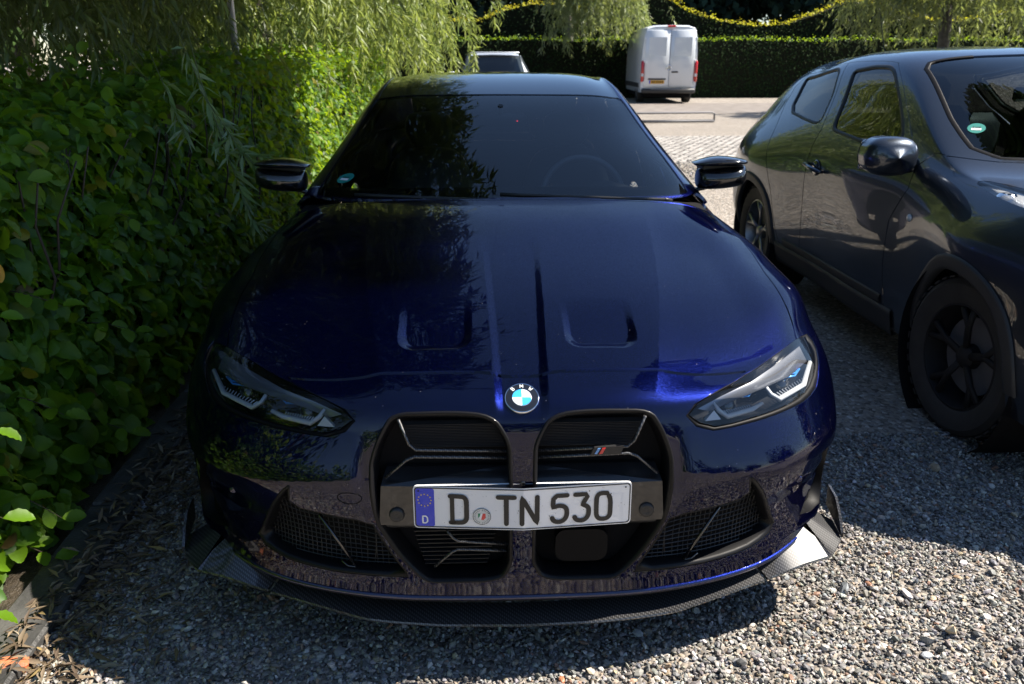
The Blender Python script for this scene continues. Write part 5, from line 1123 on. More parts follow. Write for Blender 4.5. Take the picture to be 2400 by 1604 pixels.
# ---- estate/SUV bodies
def suv(name, loc, rz, mat, label, group=None):
    r = thing(name, loc, label, 'car', group)
    def sc(w, zs, zr, wr): return [(w*.96, .28), (w, .5), (w*1.0, .75), (w*.97, zs), (wr*1.08, zr-.15), (wr*.97, zr-.05), (wr*.62, zr-.008), (0, zr)]
    secs = [(0, [(.80, .32), (.86, .5), (.88, .75), (.84, .98), (.76, 1.04), (.70, 1.06), (.5, 1.08), (0, 1.08)]), (.12, sc(.92, 1.0, 1.15, .72)), (.62, sc(.94, 1.0, 1.60, .62)), (1.0, sc(.95, 1.0, 1.68, .64)), (2.2, sc(.95, 1.0, 1.70, .66)), (2.8, sc(.95, 1.0, 1.62, .66)), (3.45, sc(.94, 1.0, 1.12, .75)), (4.2, sc(.92, .98, 1.02, .72)), (4.55, sc(.82, .86, .88, .66))]
    V, F = loft('', secs, None, None, None); b = Local(loc, rz); b.put(V, F); b.build('body', mat, r, auto=40)
    # rear window, bowed to the tailgate
    W = []; 
    for t in np.linspace(0, 1, 5):
        y, z, w = .13 + .46*t, 1.16 + .42*t, .70 - .09*t
        W.append([(x*w, y - .022 - .02*(1-x*x), z + .012) for x in np.linspace(-1, 1, 9)])
    b = Local(loc, rz); b.put(np.array(W).reshape(-1, 3), [(i*9+j, i*9+j+1, (i+1)*9+j+1, (i+1)*9+j) for i in range(4) for j in range(8)]); rwn = b.build('rear_window', M['tint'], r, smooth=True)
    b = Local(loc, rz); b.box((.08, .10, 1.215), (.46, .02, .018), .006); b.build('wiper', M['black_plastic'], rwn)
    b = Local(loc, rz); b.box((0, .62, 1.66), (1.2, .22, .03), .012); b.build('roof_spoiler', mat, r, auto=50)
    for s in (1, -1):
        b = Local(loc, rz); b.box((.80*s, .06, .92), (.22, .10, .14), .03); b.build('tail_light', M['red_lamp'], r, auto=50)
        b = Local(loc, rz); b.put([(.965*s, .75, 1.06), (.965*s, 3.2, 1.06), (.71*s, 2.6, 1.56), (.68*s, 1.0, 1.60)], [(0, 1, 2, 3) if s > 0 else (3, 2, 1, 0)]); b.build('side_window', M['tint'], r)
        b = Local(loc, rz); b.box((1.04*s, 3.0, 1.12), (.20, .10, .13), .04); b.build('door_mirror', mat, r, auto=50)
        for y in (.85, 3.65):
            b = Local(loc, rz); b.lathe((.86*s, y, .35), [(.22, -.11), (.33, -.11), (.35, -.08), (.35, .08), (.33, .11), (.22, .11)], 28); wv = b.build('tyre', M['rubber'], r, auto=40)
            b = Local(loc, rz); b.lathe((.86*s, y, .35), [(0, .10*s), (.21, .09*s), (.225, -.1*s)], 20); b.build('rim', M['alloy'], wv, smooth=True)
    b = Local(loc, rz); b.box((0, -.02, .48), (1.7, .16, .26), .05); b.build('rear_bumper', M['clad'], r, auto=50)
    return r
suv('parked_suv', (.30, 18.6, 0), R_(3), M['silver_paint'], 'silver white car with dark rear window, just beyond the roof of the blue car')
suv('parked_suv', (-8.6, 6.4, 0), R_(75), M['sign_blue'], 'bright blue car glimpsed through the leaves behind the left hedge')

# ================================================================= ground, kerb, gravel
def flat(name, x0, x1, y0, y1, z, mat, n=1):
    return add(name, [(x0, y0, z), (x1, y0, z), (x1, y1, z), (x0, y1, z)], [(0, 1, 2, 3)], mat, None, smooth=False)
tag(flat('ground', -300, 300, -300, 300, 0, M['ground']), kind='structure')
# angular chips of gravel
def ico():
    t = (1 + 5**.5)/2; V = np.array([(-1,t,0),(1,t,0),(-1,-t,0),(1,-t,0),(0,-1,t),(0,1,t),(0,-1,-t),(0,1,-t),(t,0,-1),(t,0,1),(-t,0,-1),(-t,0,1)]) / math.hypot(1, t)
    F = np.array([(0,11,5),(0,5,1),(0,1,7),(0,7,10),(0,10,11),(1,5,9),(5,11,4),(11,10,2),(10,7,6),(7,1,8),(3,9,4),(3,4,2),(3,2,6),(3,6,8),(3,8,9),(4,9,5),(2,4,11),(6,2,10),(8,6,7),(9,8,1)])
    return V, F
OCT = (np.array([(1,0,0),(-1,0,0),(0,1,0),(0,-1,0),(0,0,1),(0,0,-1)], float), np.array([(0,2,4),(2,1,4),(1,3,4),(3,0,4),(2,0,5),(1,2,5),(3,1,5),(0,3,5)]))
def rand_rot(n, tilt=None):
    q = rng.normal(size=(n, 4)); q /= np.linalg.norm(q, axis=1)[:, None]; w, x, y, z = q.T
    return np.stack([np.stack([1-2*(y*y+z*z), 2*(x*y-z*w), 2*(x*z+y*w)], 1), np.stack([2*(x*y+z*w), 1-2*(x*x+z*z), 2*(y*z-x*w)], 1), np.stack([2*(x*z-y*w), 2*(y*z+x*w), 1-2*(x*x+y*y)], 1)], 1)
PAL = np.array([(.26,.245,.225), (.33,.305,.27), (.19,.185,.18), (.13,.128,.126), (.09,.09,.09), (.42,.40,.37), (.52,.505,.48), (.34,.26,.18), (.28,.16,.11), (.22,.225,.24), (.42,.35,.25)])
PW = np.array([.17, .14, .16, .13, .08, .09, .05, .05, .02, .09, .02]); PW /= PW.sum()
def stones(name, pts, size, tmpl, seedcol=True):
    tv, tf = tmpl; n = len(pts); Rm = rand_rot(n)
    base = tv[None] * (1 + rng.uniform(-.30, .22, (n, len(tv), 1)))
    sc = np.stack([rng.uniform(.8, 1.35, n), rng.uniform(.6, 1.0, n), rng.uniform(.38, .75, n)], 1) * size[:, None]
    V = np.einsum('nij,nkj->nki', Rm, base * sc[:, None, :])
    flatk = rng.uniform(.55, 1, n); V[:, :, 2] *= flatk[:, None]
    V = V + pts[:, None, :]
    F = (tf[None] + (np.arange(n) * len(tv))[:, None, None]).reshape(-1, 3)
    col = PAL[rng.choice(len(PAL), n, p=PW)] * rng.uniform(.66, 1.08, (n, 1)) * rng.uniform(.94, 1.06, (n, 3))
    col = np.repeat(col, len(tv), 0) * rng.uniform(.85, 1.1, (n*len(tv), 1))
    return tag(add(name, V.reshape(-1, 3), F, M['stone'], None, smooth=False, col=col), 'loose grey and tan gravel chippings covering the car park', kind='stuff')
def scatter(x0, x1, y0, y1, dens, keep=None):
    n = int((x1-x0)*(y1-y0)*dens); P = np.c_[rng.uniform(x0, x1, n), rng.uniform(y0, y1, n)]
    return P if keep is None else P[keep(P)]
def nf(P): return np.ones(len(P), bool)
def kx(y): return -1.285 - .035*np.clip(y, 0, 3)        # inner edge of the kerb
near = scatter(-1.45, 2.75, -.35, 1.35, 13500, lambda P: (P[:, 0] > kx(P[:, 1]) - .02))
near = near[~((np.abs(near[:, 0]) < .8) & (near[:, 1] > .75))]
sz = rng.gamma(8, .0059/8, len(near)); big = rng.random(len(near)) < .008; sz[big] *= rng.uniform(1.5, 2.4, big.sum())
stones('gravel', np.c_[near, sz * rng.uniform(.15, 1.0, len(near))], sz, ico())
mid = scatter(.7, 2.1, 1.3, 8.5, 3800, lambda P: P[:, 0] < .95 + P[:, 1]*.16 + .2); mid2 = scatter(-1.42, -.9, 1.3, 4.0, 4500)
mid = np.vstack([mid, mid2]); sz = rng.gamma(9, .0088/9, len(mid)); stones('gravel', np.c_[mid, sz*.3], sz, OCT)
far = scatter(1.2, 5.2, 8.5, 14, 700); sz = rng.gamma(9, .013/9, len(far)); stones('gravel', np.c_[far, sz*.3], sz, OCT)
# a few stones large enough to single out
def rock(x, y, r, col, label, flat=.6, seed=0):
    rr = np.random.default_rng(seed); bm_v, f = ico(); import bmesh
    bm = bmesh.new(); bmesh.ops.create_icosphere(bm, subdivisions=2, radius=1); V = np.array([v.co[:] for v in bm.verts]); F = [[v.index for v in p.verts] for p in bm.faces]; bm.free()
    d = rr.normal(size=(9, 3)); d /= np.linalg.norm(d, axis=1)[:, None]; h = rr.uniform(.62, .95, 9)
    for a, k in zip(d, h): V -= np.outer(np.clip(V @ a - k, 0, None), a)
    V = V * [1.25, .85, flat]; t = rr.uniform(0, 3); c, s = math.cos(t), math.sin(t); V = V @ np.array([[c, -s, 0], [s, c, 0], [0, 0, 1]]).T
    m = noise_col(new_mat('loose stone'), tuple(np.array(col)*.75), tuple(np.array(col)*1.15), 60, bump=.4, bscale=250, dist=.002)
    return tag(add('loose_stone', V*r*.62 + [x, y, r*flat*.36], F, m, None, smooth=False), label, 'stone', 'larger stones lying in the gravel')
rock(1.075, .048, .026, (.33, .34, .36), 'largest blue grey stone lying in the sunlit gravel at lower right', .5, 1)
rock(1.06, .345, .020, (.30, .15, .09), 'reddish stone in the sunlit gravel to the right of the splitter', .7, 2)
rock(1.22, .275, .019, (.46, .36, .24), 'pale tan stone in the sunlit gravel, right of the reddish stone', .6, 3)
rock(.10, -.005, .017, (.42, .16, .08), 'small orange red stone in the sunlit gravel below the number plate', .7, 4)
rock(-.64, .06, .022, (.30, .25, .20), 'smooth brown pebble in the shaded gravel below the left splitter corner', .6, 5)
rock(1.35, .37, .018, (.40, .27, .16), 'tan pebble at the edge of the crossover shadow', .6, 6)
rock(-1.235, .055, .024, (.44, .42, .38), 'pale stone beside the orange brick fragment', .5, 8)
b = MB(); Rb = np.array(Matrix.Rotation(R_(25), 3, 'Z') @ Matrix.Rotation(R_(10), 3, 'Y')); b.box((-1.315, .078, .022), (.075, .05, .036), .008, Rb)
tag(b.build('brick_fragment', M['brick'], None), 'orange brick fragment in the gravel at the corner by the kerb', 'brick')
# kerb: concrete slabs end to end, each a piece of the edging
kb = thing('kerb', (-1.38, 2, 0), 'dark weathered concrete edging strip along the foot of the left hedge', 'kerb')
y = -1.15; k = 0
while y < 12:
    L = 1.0 - .012; xk = kx(y + .5) - .075; b = MB(); b.box((xk + rng.uniform(-.004, .004), y + L/2, .0), (.15, L, .075 + rng.uniform(-.006, .006)), .008, np.array(Matrix.Rotation(R_(2.0), 3, 'Z'))); b.build('slab', M['kerb'], kb); y += 1.0
# soil under the hedge
tag(add('hedge_soil', [(-3.2, -3, .004), (-1.42, -3, .004), (-1.42, 14, .004), (-3.2, 14, .004)], [(0, 1, 2, 3)], noise_col(new_mat('soil'), (.022, .017, .012), (.06, .046, .032), 30, bump=.8, bscale=120), None, smooth=False), kind='structure')
# cobbled strip crossing the yard and the asphalt lane beyond
tag(flat('cobble_bed', -12, 30, 10.6, 14.9, .004, simple('joint sand', (.20, .175, .15), .9)), kind='structure')
b = MB(); Vc, Fc = [], []; cnt = 0; cc = []
xs = np.arange(1.3, 6.4, .155); ysr = np.arange(10.66, 14.86, .155)
for i, xx in enumerate(xs):
    for j, yy in enumerate(ysr):
        if yy > 10 + (xx - .5)*3.2 or yy < 10 + (xx - 4.6)*1.6: continue
        o = np.array([xx + (.07 if j % 2 else 0) + rng.uniform(-.008, .008), yy + rng.uniform(-.008, .008), 0]); h = .016 + rng.uniform(0, .008); w = .066
        top = [(-w+.012, -w+.012, h), (w-.012, -w+.012, h), (w-.012, w-.012, h), (-w+.012, w-.012, h)]; bot = [(-w, -w, 0), (w, -w, 0), (w, w, 0), (-w, w, 0)]
        Vc += [o + p for p in top + bot]; Fc += [[cnt+a for a in f] for f in ((0,1,2,3), (0,4,5,1), (1,5,6,2), (2,6,7,3), (3,7,4,0))]; cnt += 8; cc += [np.array([.36, .335, .31]) * rng.uniform(.7, 1.15)]*8
tag(add('cobblestones', Vc, Fc, M['stone'], None, smooth=False, col=np.array(cc)), 'grey cobblestones set in a strip across the yard', kind='stuff')
tag(flat('lane', -40, 60, 22.5, 28.2, .004, noise_col(new_mat('pale lane'), (.17, .148, .132), (.25, .222, .20), 3, 8)), kind='structure')
# low steel hoop lying across the yard and its neighbours
def hoop(x0, y0, x1, y1, label):
    r = thing('steel_hoop', (x0, y0, 0), label, 'rail'); d = np.array([y1-y0, x0-x1, 0.]); d /= np.linalg.norm(d)
    b = MB(); A, B = np.array([x0, y0, .05]), np.array([x1, y1, .05])
    b.tube([A, B], .035, 8); b.build('base_rail', M['steel_dark'], r, smooth=True)
    b = MB(); b.tube([A + (0, 0, 0), A + (0, .0, .17), A + (B-A)*.03 + (0, 0, .20), B - (B-A)*.03 + (0, 0, .20), B + (0, 0, .17), B], .024, 8); b.build('top_rail', M['steel_dark'], r, smooth=True)
hoop(3.3, 18.4, 5.75, 18.7, 'low galvanised steel hoop rail lying in the sunlit yard behind the blue car')
# ================================================================= foliage
def leaf_t(nseg, wid, pleat=0, fold=.25, droop=.25, serr=0):
    """leaf along +y from 0 to 1, blade normal +z"""
    V = []; F = []
    for i in range(nseg + 1):
        t = i/nseg; w = wid * (math.sin(math.pi * min(1, t**.8))**.75) if 0 < i < nseg else .012
        if serr and i % 2: w *= 1 + serr
        zc = -droop*t*t; pl = pleat*(1 if i % 2 else -1)
        V += [(-w, t + w*.35 - .02*0, zc + w*fold + pl), (0, t, zc), (w, t + w*.35, zc + w*fold + pl)]
    for i in range(nseg):
        a = 3*i; F += [(a, a+1, a+4), (a, a+4, a+3), (a+1, a+2, a+5), (a+1, a+5, a+4)]
    return np.array(V, float), np.array(F)
LEAF_HI = [leaf_t(11, .31, .028, f, d, .05) for f, d in ((.25, .15), (.45, .35), (.1, .25), (.35, .05), (.3, .5))]
LEAF_MID = leaf_t(4, .31, .0, .3, .25)
LEAF_LO = (np.array([(0, 0, 0), (-.30, .5, .06), (0, 1, -.12), (.30, .5, .06)], float), np.array([(0, 3, 1), (1, 3, 2)]))
WIL = (np.array([(0, 0, 0), (-.085, .4, .02), (0, 1, -.10), (.085, .4, .02), (0, .45, -.03)], float), np.array([(0, 4, 1), (1, 4, 2), (0, 3, 4), (4, 3, 2)]))
def frames(N, T):
    """rotation matrices with local z ~ N and y ~ T"""
    N = N / np.linalg.norm(N, axis=1)[:, None]; T = T - N * (T*N).sum(1)[:, None]; T /= np.maximum(np.linalg.norm(T, axis=1), 1e-9)[:, None]
    X = np.cross(T, N); return np.stack([X, T, N], 2)
def cloud(P, N, T, size, tmpl, col, cvar=.25):
    tv, tf = tmpl; n = len(P); Rm = frames(N, T); V = np.einsum('nij,kj->nki', Rm, tv) * np.asarray(size)[:, None, None] + P[:, None, :]
    F = (tf[None] + (np.arange(n) * len(tv))[:, None, None]).reshape(-1, 3)
    C = col * rng.uniform(1-cvar, 1+cvar, (n, 1)); return V.reshape(-1, 3), F, np.repeat(C, len(tv), 0)
def join(parts):
    V = np.vstack([p[0] for p in parts]); C = np.vstack([p[2] for p in parts]); F = []; o = 0
    for p in parts: F.append(p[1] + o); o += len(p[0])
    return V, np.vstack(F), C
def sn(x, y, s=1.0, seed=0):      # cheap smooth noise
    return (np.sin(x*1.9*s + seed) * np.cos(y*2.3*s + 1.3*seed) + .6*np.sin(x*4.1*s + 2*y*s + seed*2) + .4*np.cos(y*6.3*s - x*3.7*s + seed)) / 2
def palette(n, cols, w):
    w = np.array(w, float); return np.array(cols)[rng.choice(len(cols), n, p=w/w.sum())]
HORN = [(.072, .165, .006), (.098, .20, .007), (.052, .13, .007), (.036, .098, .010), (.16, .24, .008), (.21, .19, .01), (.14, .085, .03)]
HW = [.3, .24, .2, .13, .09, .03, .012]
# ---- left hornbeam hedge
hedge = thing('hornbeam_hedge', (-2.2, 4, 0), 'leafy green hornbeam hedge running along the left side of the blue car', 'hedge')
HX0, HX1, HY0, HY1 = -1.50, -2.9, -2.2, 13.5
def htop(y): return np.interp(y, [-2, 0, 1, 2, 3.5, 5.5, 9, 14], [1.05, 1.14, 1.20, 1.28, 1.40, 1.47, 1.52, 1.6])
def hface(y, z): return HX0 - .17*np.clip(z, 0, 1.4)/1.3 - .10*np.exp(-((z-.0)/.09)**2) - .02*np.clip(y, 0, 4) + .055*sn(y*1.6, z*1.9, 1.6, 3)
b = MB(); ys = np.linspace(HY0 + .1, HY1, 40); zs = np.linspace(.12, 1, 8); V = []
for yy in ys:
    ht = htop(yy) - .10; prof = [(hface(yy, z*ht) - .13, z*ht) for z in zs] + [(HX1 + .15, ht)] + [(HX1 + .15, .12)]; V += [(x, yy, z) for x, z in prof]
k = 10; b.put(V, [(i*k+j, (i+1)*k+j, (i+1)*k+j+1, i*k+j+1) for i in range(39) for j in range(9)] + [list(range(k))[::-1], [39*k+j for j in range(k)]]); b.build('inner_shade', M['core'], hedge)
def hedge_pts(n, y0, y1, zmin=.03):
    y = rng.uniform(y0, y1, n); z = zmin + (htop(y) - zmin) * rng.uniform(0, 1, n); dep = rng.gamma(1.3, .042, n)
    P = np.c_[hface(y, z) - dep + .03, y, z]; return P
CAMP = np.array([-.087, -1.6, 1.494])
def orient(n, side=.8, up=.55, down=.75):
    N = np.c_[rng.normal(side, .6, n), rng.normal(-.18, .6, n), rng.normal(up, .55, n)]
    T = np.c_[rng.normal(.45, .55, n), rng.normal(-.1, .8, n), rng.normal(-down, .6, n)]; return N, T
nearP = hedge_pts(6300, -.4, 2.6); nearN, nearT = orient(len(nearP)); nearS = (.030 + rng.gamma(4, .0095, len(nearP))).clip(.03, .105)
# outward shoots over the kerb
shoots = []
for (y0, z0, L) in [(.18, .18, .20), (.32, .42, .22), (.55, .30, .2), (.42, .66, .22), (.75, .5, .2), (.9, .8, .2), (.2, .72, .2), (1.3, .55, .2), (1.1, .25, .17), (1.6, .95, .2), (.05, .5, .2), (.62, .92, .18), (.30, .12, .15), (.5, .14, .16)]:
    a = np.array([hface(y0, z0) - .08, y0, z0]); d = np.array([1, rng.normal(-.2, .25), rng.normal(.05, .2)]); d /= np.linalg.norm(d); P = [a + d*L*t*1.3 + (0, 0, -.10*t*t*L*4) for t in np.linspace(0, 1, 7)]; shoots.append(P)
sb = MB()
for P in shoots: sb.tube(P, np.linspace(.0028, .001, 7), 5)
sb.build('shoot_twigs', M['twig_brown'], hedge)['kind'] = 'stuff'
sP, sN, sT, sS = [], [], [], []
for P in shoots:
    P = np.array(P); ax = (P[-1]-P[0])/np.linalg.norm(P[-1]-P[0])
    for k in range(1, 7):
        sd = np.cross(ax, (0, 0, 1)) * (1 if k % 2 else -1); t = sd*.8 + ax*.7 + [0, 0, -.25]; sP.append(P[k]); sT.append(t + rng.normal(0, .12, 3)); sN.append(np.array([.25, -.25, 1]) + rng.normal(0, .22, 3)); sS.append(rng.uniform(.055, .078))
nS = len(sP); nearP = np.vstack([np.array(sP), nearP]); nearN = np.vstack([np.array(sN), nearN]); nearT = np.vstack([np.array(sT), nearT]); nearS = np.r_[np.array(sS), nearS]
nearC = palette(len(nearP), HORN, HW) * rng.uniform(.8, 1.25, (len(nearP), 1)); nearC[:nS] = np.array([.11, .23, .008]) * rng.uniform(.85, 1.2, (nS, 1))
# the 300 that show largest: near, in frame, outermost
dist = np.linalg.norm(nearP - CAMP, axis=1); fwd = np.array([.0351, .9407, -.3374]); rel = nearP - CAMP; dep = rel @ fwd; rt = np.array([.9993, -.0373, 0]); upv = np.cross(rt, fwd)
u = .5 + (rel @ rt)/dep*1846/2400; vv = .5 - (rel @ upv)/dep*1846/1604
outn = nearP[:, 0] - hface(nearP[:, 1], nearP[:, 2]); score = nearS/dist + .25*np.clip(outn, -.06, .05)*.3
score[(u < .004) | (u > .5) | (vv < .02) | (vv > .98) | (dep < .3)] = -1; score[:nS] += np.where(score[:nS] > 0, .01, 0)
sel = np.argsort(-score)[:300]; issel = np.zeros(len(nearP), bool); issel[sel] = True
lm = []
for k, (tv, tf) in enumerate(LEAF_HI):
    for j in range(3):
        me = bpy.data.meshes.new('leaf'); me.from_pydata(tv.tolist(), [], tf.tolist()); me.update(); me.polygons.foreach_set('use_smooth', np.ones(len(me.polygons), bool))
        at = me.color_attributes.new('Col', 'FLOAT_COLOR', 'POINT'); c = np.array([(.084, .19, .006), (.054, .135, .007), (.12, .235, .008)][j]); at.data.foreach_set('color', np.tile(np.r_[c, 1], len(tv)).astype(np.float32)); me.materials.append(M['leaf']); lm.append(me)
Rm = frames(nearN[sel], nearT[sel]); ho = np.array(hedge.location)
for i, s_i in enumerate(sel):
    o = bpy.data.objects.new('leaf', lm[(int(rng.integers(5))*3 + (2 if s_i < nS else int(rng.choice([0, 0, 1, 1, 2])))) % 15]); COL.objects.link(o); o.parent = hedge
    m4 = Matrix(Rm[i].tolist()).to_4x4(); s = float(nearS[s_i]) * 1.05; o.matrix_local = Matrix.Translation(Vector(nearP[s_i] - ho)) @ m4 @ Matrix.Scale(s, 4)
k_ = ~issel
parts = [cloud(nearP[k_], nearN[k_], nearT[k_], nearS[k_], leaf_t(8, .31, .022, .3, .25), nearC[k_])]
fP = hedge_pts(9500, 2.6, 7.0); n = len(fP); N, T = orient(n); parts.append(cloud(fP, N, T, rng.normal(.062, .012, n).clip(.03, .1), LEAF_MID, palette(n, HORN, HW)))
fP = hedge_pts(7000, 7.0, 13.4); n = len(fP); N, T = orient(n); parts.append(cloud(fP, N, T, rng.normal(.075, .012, n).clip(.03, .1), LEAF_LO, palette(n, HORN, HW)))
def top_pts(n, y0, y1): y = rng.uniform(y0, y1, n); x = rng.uniform(HX1, HX0 - .05, n); return np.c_[x, y, htop(y) + rng.normal(-.02, .05, n) + np.clip(rng.normal(-.05, .08, n), 0, .2)]
for y0, y1, nn, tm in ((-.4, 3, 3600, LEAF_MID), (3, 13.4, 9000, LEAF_LO)):
    fP = top_pts(nn, y0, y1); N, T = orient(nn, .2, 1.0, .25); parts.append(cloud(fP, N, T, rng.normal(.066, .012, nn).clip(.03, .1), tm, palette(nn, HORN, HW)))
fP = hedge_pts(2500, -2.2, -.4); N, T = orient(2500); parts.append(cloud(fP, N, T, np.full(2500, .07), LEAF_LO, palette(2500, HORN, HW)))
V, F, C = join(parts); tag(add('leaves', V, F, M['leaf'], hedge, col=C), kind='stuff')
b = MB()
for _ in range(110):
    y0 = rng.uniform(-.2, 4); x0 = rng.uniform(-2.1, -1.72); P = [np.array([x0, y0, 0])]
    for k in range(6): P.append(P[-1] + [rng.normal(.02, .03), rng.normal(0, .05), htop(y0)/6.3])
    b.tube(P, np.linspace(.010, .003, 7), 5)
tag(b.build('stems', M['twig_brown'], hedge, smooth=True), kind='stuff')
tv, tf = LEAF_HI[1]; o = add('yellow_leaf', tv * [.05, .06, .05] @ np.array([[.7, 0, .7], [0, 1, 0], [-.7, 0, .7]]) @ np.array([[1, 0, 0], [0, -.3, -.95], [0, .95, -.3]]) + [-1.515, .72, .93], tf, M['leaf_yellow'], hedge, col=np.tile([.55, .27, .01], (len(tv), 1)))
o['label'] = 'single yellow withered leaf'
# leaf litter along the kerb
n = 3200; P = np.c_[kx(np.zeros(n)) + np.abs(rng.gamma(1.5, .09, n)) - .10, rng.uniform(-.3, 2.6, n), np.zeros(n)]; P[:, 0] = kx(P[:, 1]) - .08 + rng.gamma(1.6, .085, n); P[:, 2] = np.where(P[:, 0] < kx(P[:, 1]), .042, .014) + rng.uniform(0, .008, n)
keep = rng.random(n) < np.where(P[:, 0] < kx(P[:, 1]), .55, 1); P = P[keep]; n = len(P)
N = np.c_[rng.normal(0, .35, n), rng.normal(0, .35, n), np.ones(n)]; T = np.c_[rng.normal(size=n), rng.normal(size=n), rng.normal(0, .15, n)]
V, F, C = cloud(P, N, T, rng.uniform(.03, .075, n), (WIL[0] * [1.15, 1, 1.6], WIL[1]), palette(n, [(.16, .12, .08), (.10, .072, .045), (.22, .18, .13), (.07, .05, .035), (.19, .14, .06)], [3, 4, 1.5, 3, 1]))
tag(add('leaf_litter', V, F, M['litter'], None, col=C), 'dry curled brown leaves littering the kerb and gravel edge', kind='stuff')
# ---- willows
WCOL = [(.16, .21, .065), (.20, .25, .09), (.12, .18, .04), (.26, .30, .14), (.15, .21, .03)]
NEARW = [(.065, .095, .035), (.085, .118, .05), (.05, .078, .02), (.115, .14, .07), (.06, .095, .018)]  # darker copy of the willow colours, with the near tree's shade painted in
def hanging(P0, L, n_leaf, size, lean=(0, 0), parts=None, tw=None, spread=.5, col=WCOL, tmpl=WIL, thin=.002):
    """one drooping twig with narrow leaves"""
    d = np.array([rng.normal(lean[0], .35), rng.normal(lean[1], .35), -.35]); P = [np.array(P0, float)]
    for k in range(7): d = d + [0, 0, -.22]; dd = d/np.linalg.norm(d); P.append(P[-1] + dd*L/7); d = d + rng.normal(0, .10, 3)
    P = np.array(P)
    if tw is not None: tw.tube(P, np.linspace(thin, thin*.4, 8), 4, cap=False)
    t = np.sort(rng.uniform(.03, 1, n_leaf)) * 7; i = np.minimum(t.astype(int), 6); Q = P[i] + (P[i+1]-P[i]) * (t-i)[:, None]; ax = P[i+1]-P[i]; ax /= np.linalg.norm(ax, axis=1)[:, None]
    sd = rng.normal(size=(n_leaf, 3)); sd -= ax*(sd*ax).sum(1)[:, None]; sd /= np.linalg.norm(sd, axis=1)[:, None]
    T = ax*.75 + sd*spread + [0, 0, -.15]; N = np.cross(T, rng.normal(size=(n_leaf, 3))); N[:, 2] = np.abs(N[:, 2]) + .15
    parts.append(cloud(Q, N, T, rng.normal(size, size*.2, n_leaf).clip(size*.4), tmpl, palette(n_leaf, col, [3, 2, 3, 1, 1])))
def willow(loc, label, crown, nt, nl, size, H=3.0, trunk_r=.16, L=(.8, 1.6), twigs=True, extra=None, front=None, group='willows around the yard', col=WCOL):
    r = thing('willow_tree', loc, label, 'tree', group); x, y, _ = loc
    cx, cy, cz, rx, ry, rz = crown; b = MB()
    b.tube([(x, y, -.05), (x+.04, y+.02, H*.5), (x-.03, y+.05, H)], [trunk_r*1.25, trunk_r, trunk_r*.85], 12)
    for k in range(9):
        t = 2*math.pi*k/9 + rng.uniform(-.2, .2); e = np.array([cx + rx*.75*math.cos(t), cy + ry*.75*math.sin(t), cz + rz*rng.uniform(.0, .6)]); m = (np.array([x, y, H]) + e)/2 + [0, 0, .4]; b.tube([(x, y, H - .1), m, e], [trunk_r*.45, trunk_r*.25, trunk_r*.08], 7)
    b.build('trunk', M['bark'], r, smooth=True)
    parts, tw = [], MB()
    u = rng.normal(size=(nt, 3)); u /= np.linalg.norm(u, axis=1)[:, None]; u[:, 2] = np.abs(u[:, 2])*1.1 - .15; rad = rng.uniform(.55, 1.0, nt)[:, None]
    P = np.array([cx, cy, cz]) + u*rad*[rx, ry, rz]
    if front is not None: P = P[front(P)]
    for p in P: hanging(p, rng.uniform(*L), nl, size, (0, 0), parts, tw if twigs else None, col=col)
    if extra: extra(parts, tw)
    V, F, C = join(parts); tag(add('foliage', V, F, M['willow'], r, col=C), kind='stuff')
    if tw.n: tag(tw.build('hanging_twigs', M['twig'], r, smooth=True), kind='stuff')
    return r
def near_extra(parts, tw):
    # the shaded curtain above the hedge at upper left
    for _ in range(620):
        yy = rng.uniform(2.2, 6.5); xx = rng.uniform(-3.6, -1.75) - .05*yy
        if yy < 5.1 and abs(math.degrees(math.atan2(xx + .087, yy + 1.6)) + 16.2) < 2.2 and rng.random() < .85: continue
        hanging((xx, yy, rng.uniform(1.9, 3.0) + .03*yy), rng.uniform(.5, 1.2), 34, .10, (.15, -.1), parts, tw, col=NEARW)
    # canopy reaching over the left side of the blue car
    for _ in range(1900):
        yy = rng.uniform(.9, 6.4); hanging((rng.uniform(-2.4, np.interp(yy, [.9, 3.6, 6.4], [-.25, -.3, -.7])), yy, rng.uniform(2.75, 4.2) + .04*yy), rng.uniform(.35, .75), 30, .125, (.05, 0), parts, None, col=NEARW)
    # the spray that dips towards the door mirror
    for P in ([(-1.42, 2.30, 1.62), (-1.36, 2.22, 1.40), (-1.28, 2.16, 1.17), (-1.22, 2.10, 1.0), (-1.16, 2.04, .84), (-1.10, 2.0, .74)], [(-1.55, 2.45, 1.7), (-1.46, 2.40, 1.50), (-1.38, 2.33, 1.30), (-1.33, 2.28, 1.12)], [(-1.36, 2.2, 1.36), (-1.24, 2.12, 1.2), (-1.17, 2.08, 1.1), (-1.1, 2.05, 1.04)], [(-1.6, 2.3, 1.52), (-1.5, 2.2, 1.32), (-1.42, 2.12, 1.16)]):
        P = np.array(P); tw.tube(P, np.linspace(.0028, .001, len(P)), 5); n = 10*len(P); t = rng.uniform(.25, 1, n)*(len(P)-1); i = np.minimum(t.astype(int), len(P)-2); Q = P[i] + (P[i+1]-P[i])*(t-i)[:, None]; ax = P[i+1]-P[i]; ax /= np.linalg.norm(ax, axis=1)[:, None]
        sd = rng.normal(size=(n, 3)); T = ax*.7 + sd*.38 + [.1, 0, -.2]; N = np.cross(T, rng.normal(size=(n, 3))); N[:, 2] = np.abs(N[:, 2]) + .2
        parts.append(cloud(Q, N, T, rng.normal(.105, .02, n), WIL, palette(n, [(.22, .33, .16), (.27, .37, .22), (.17, .28, .10)], [1, 1, 1])))
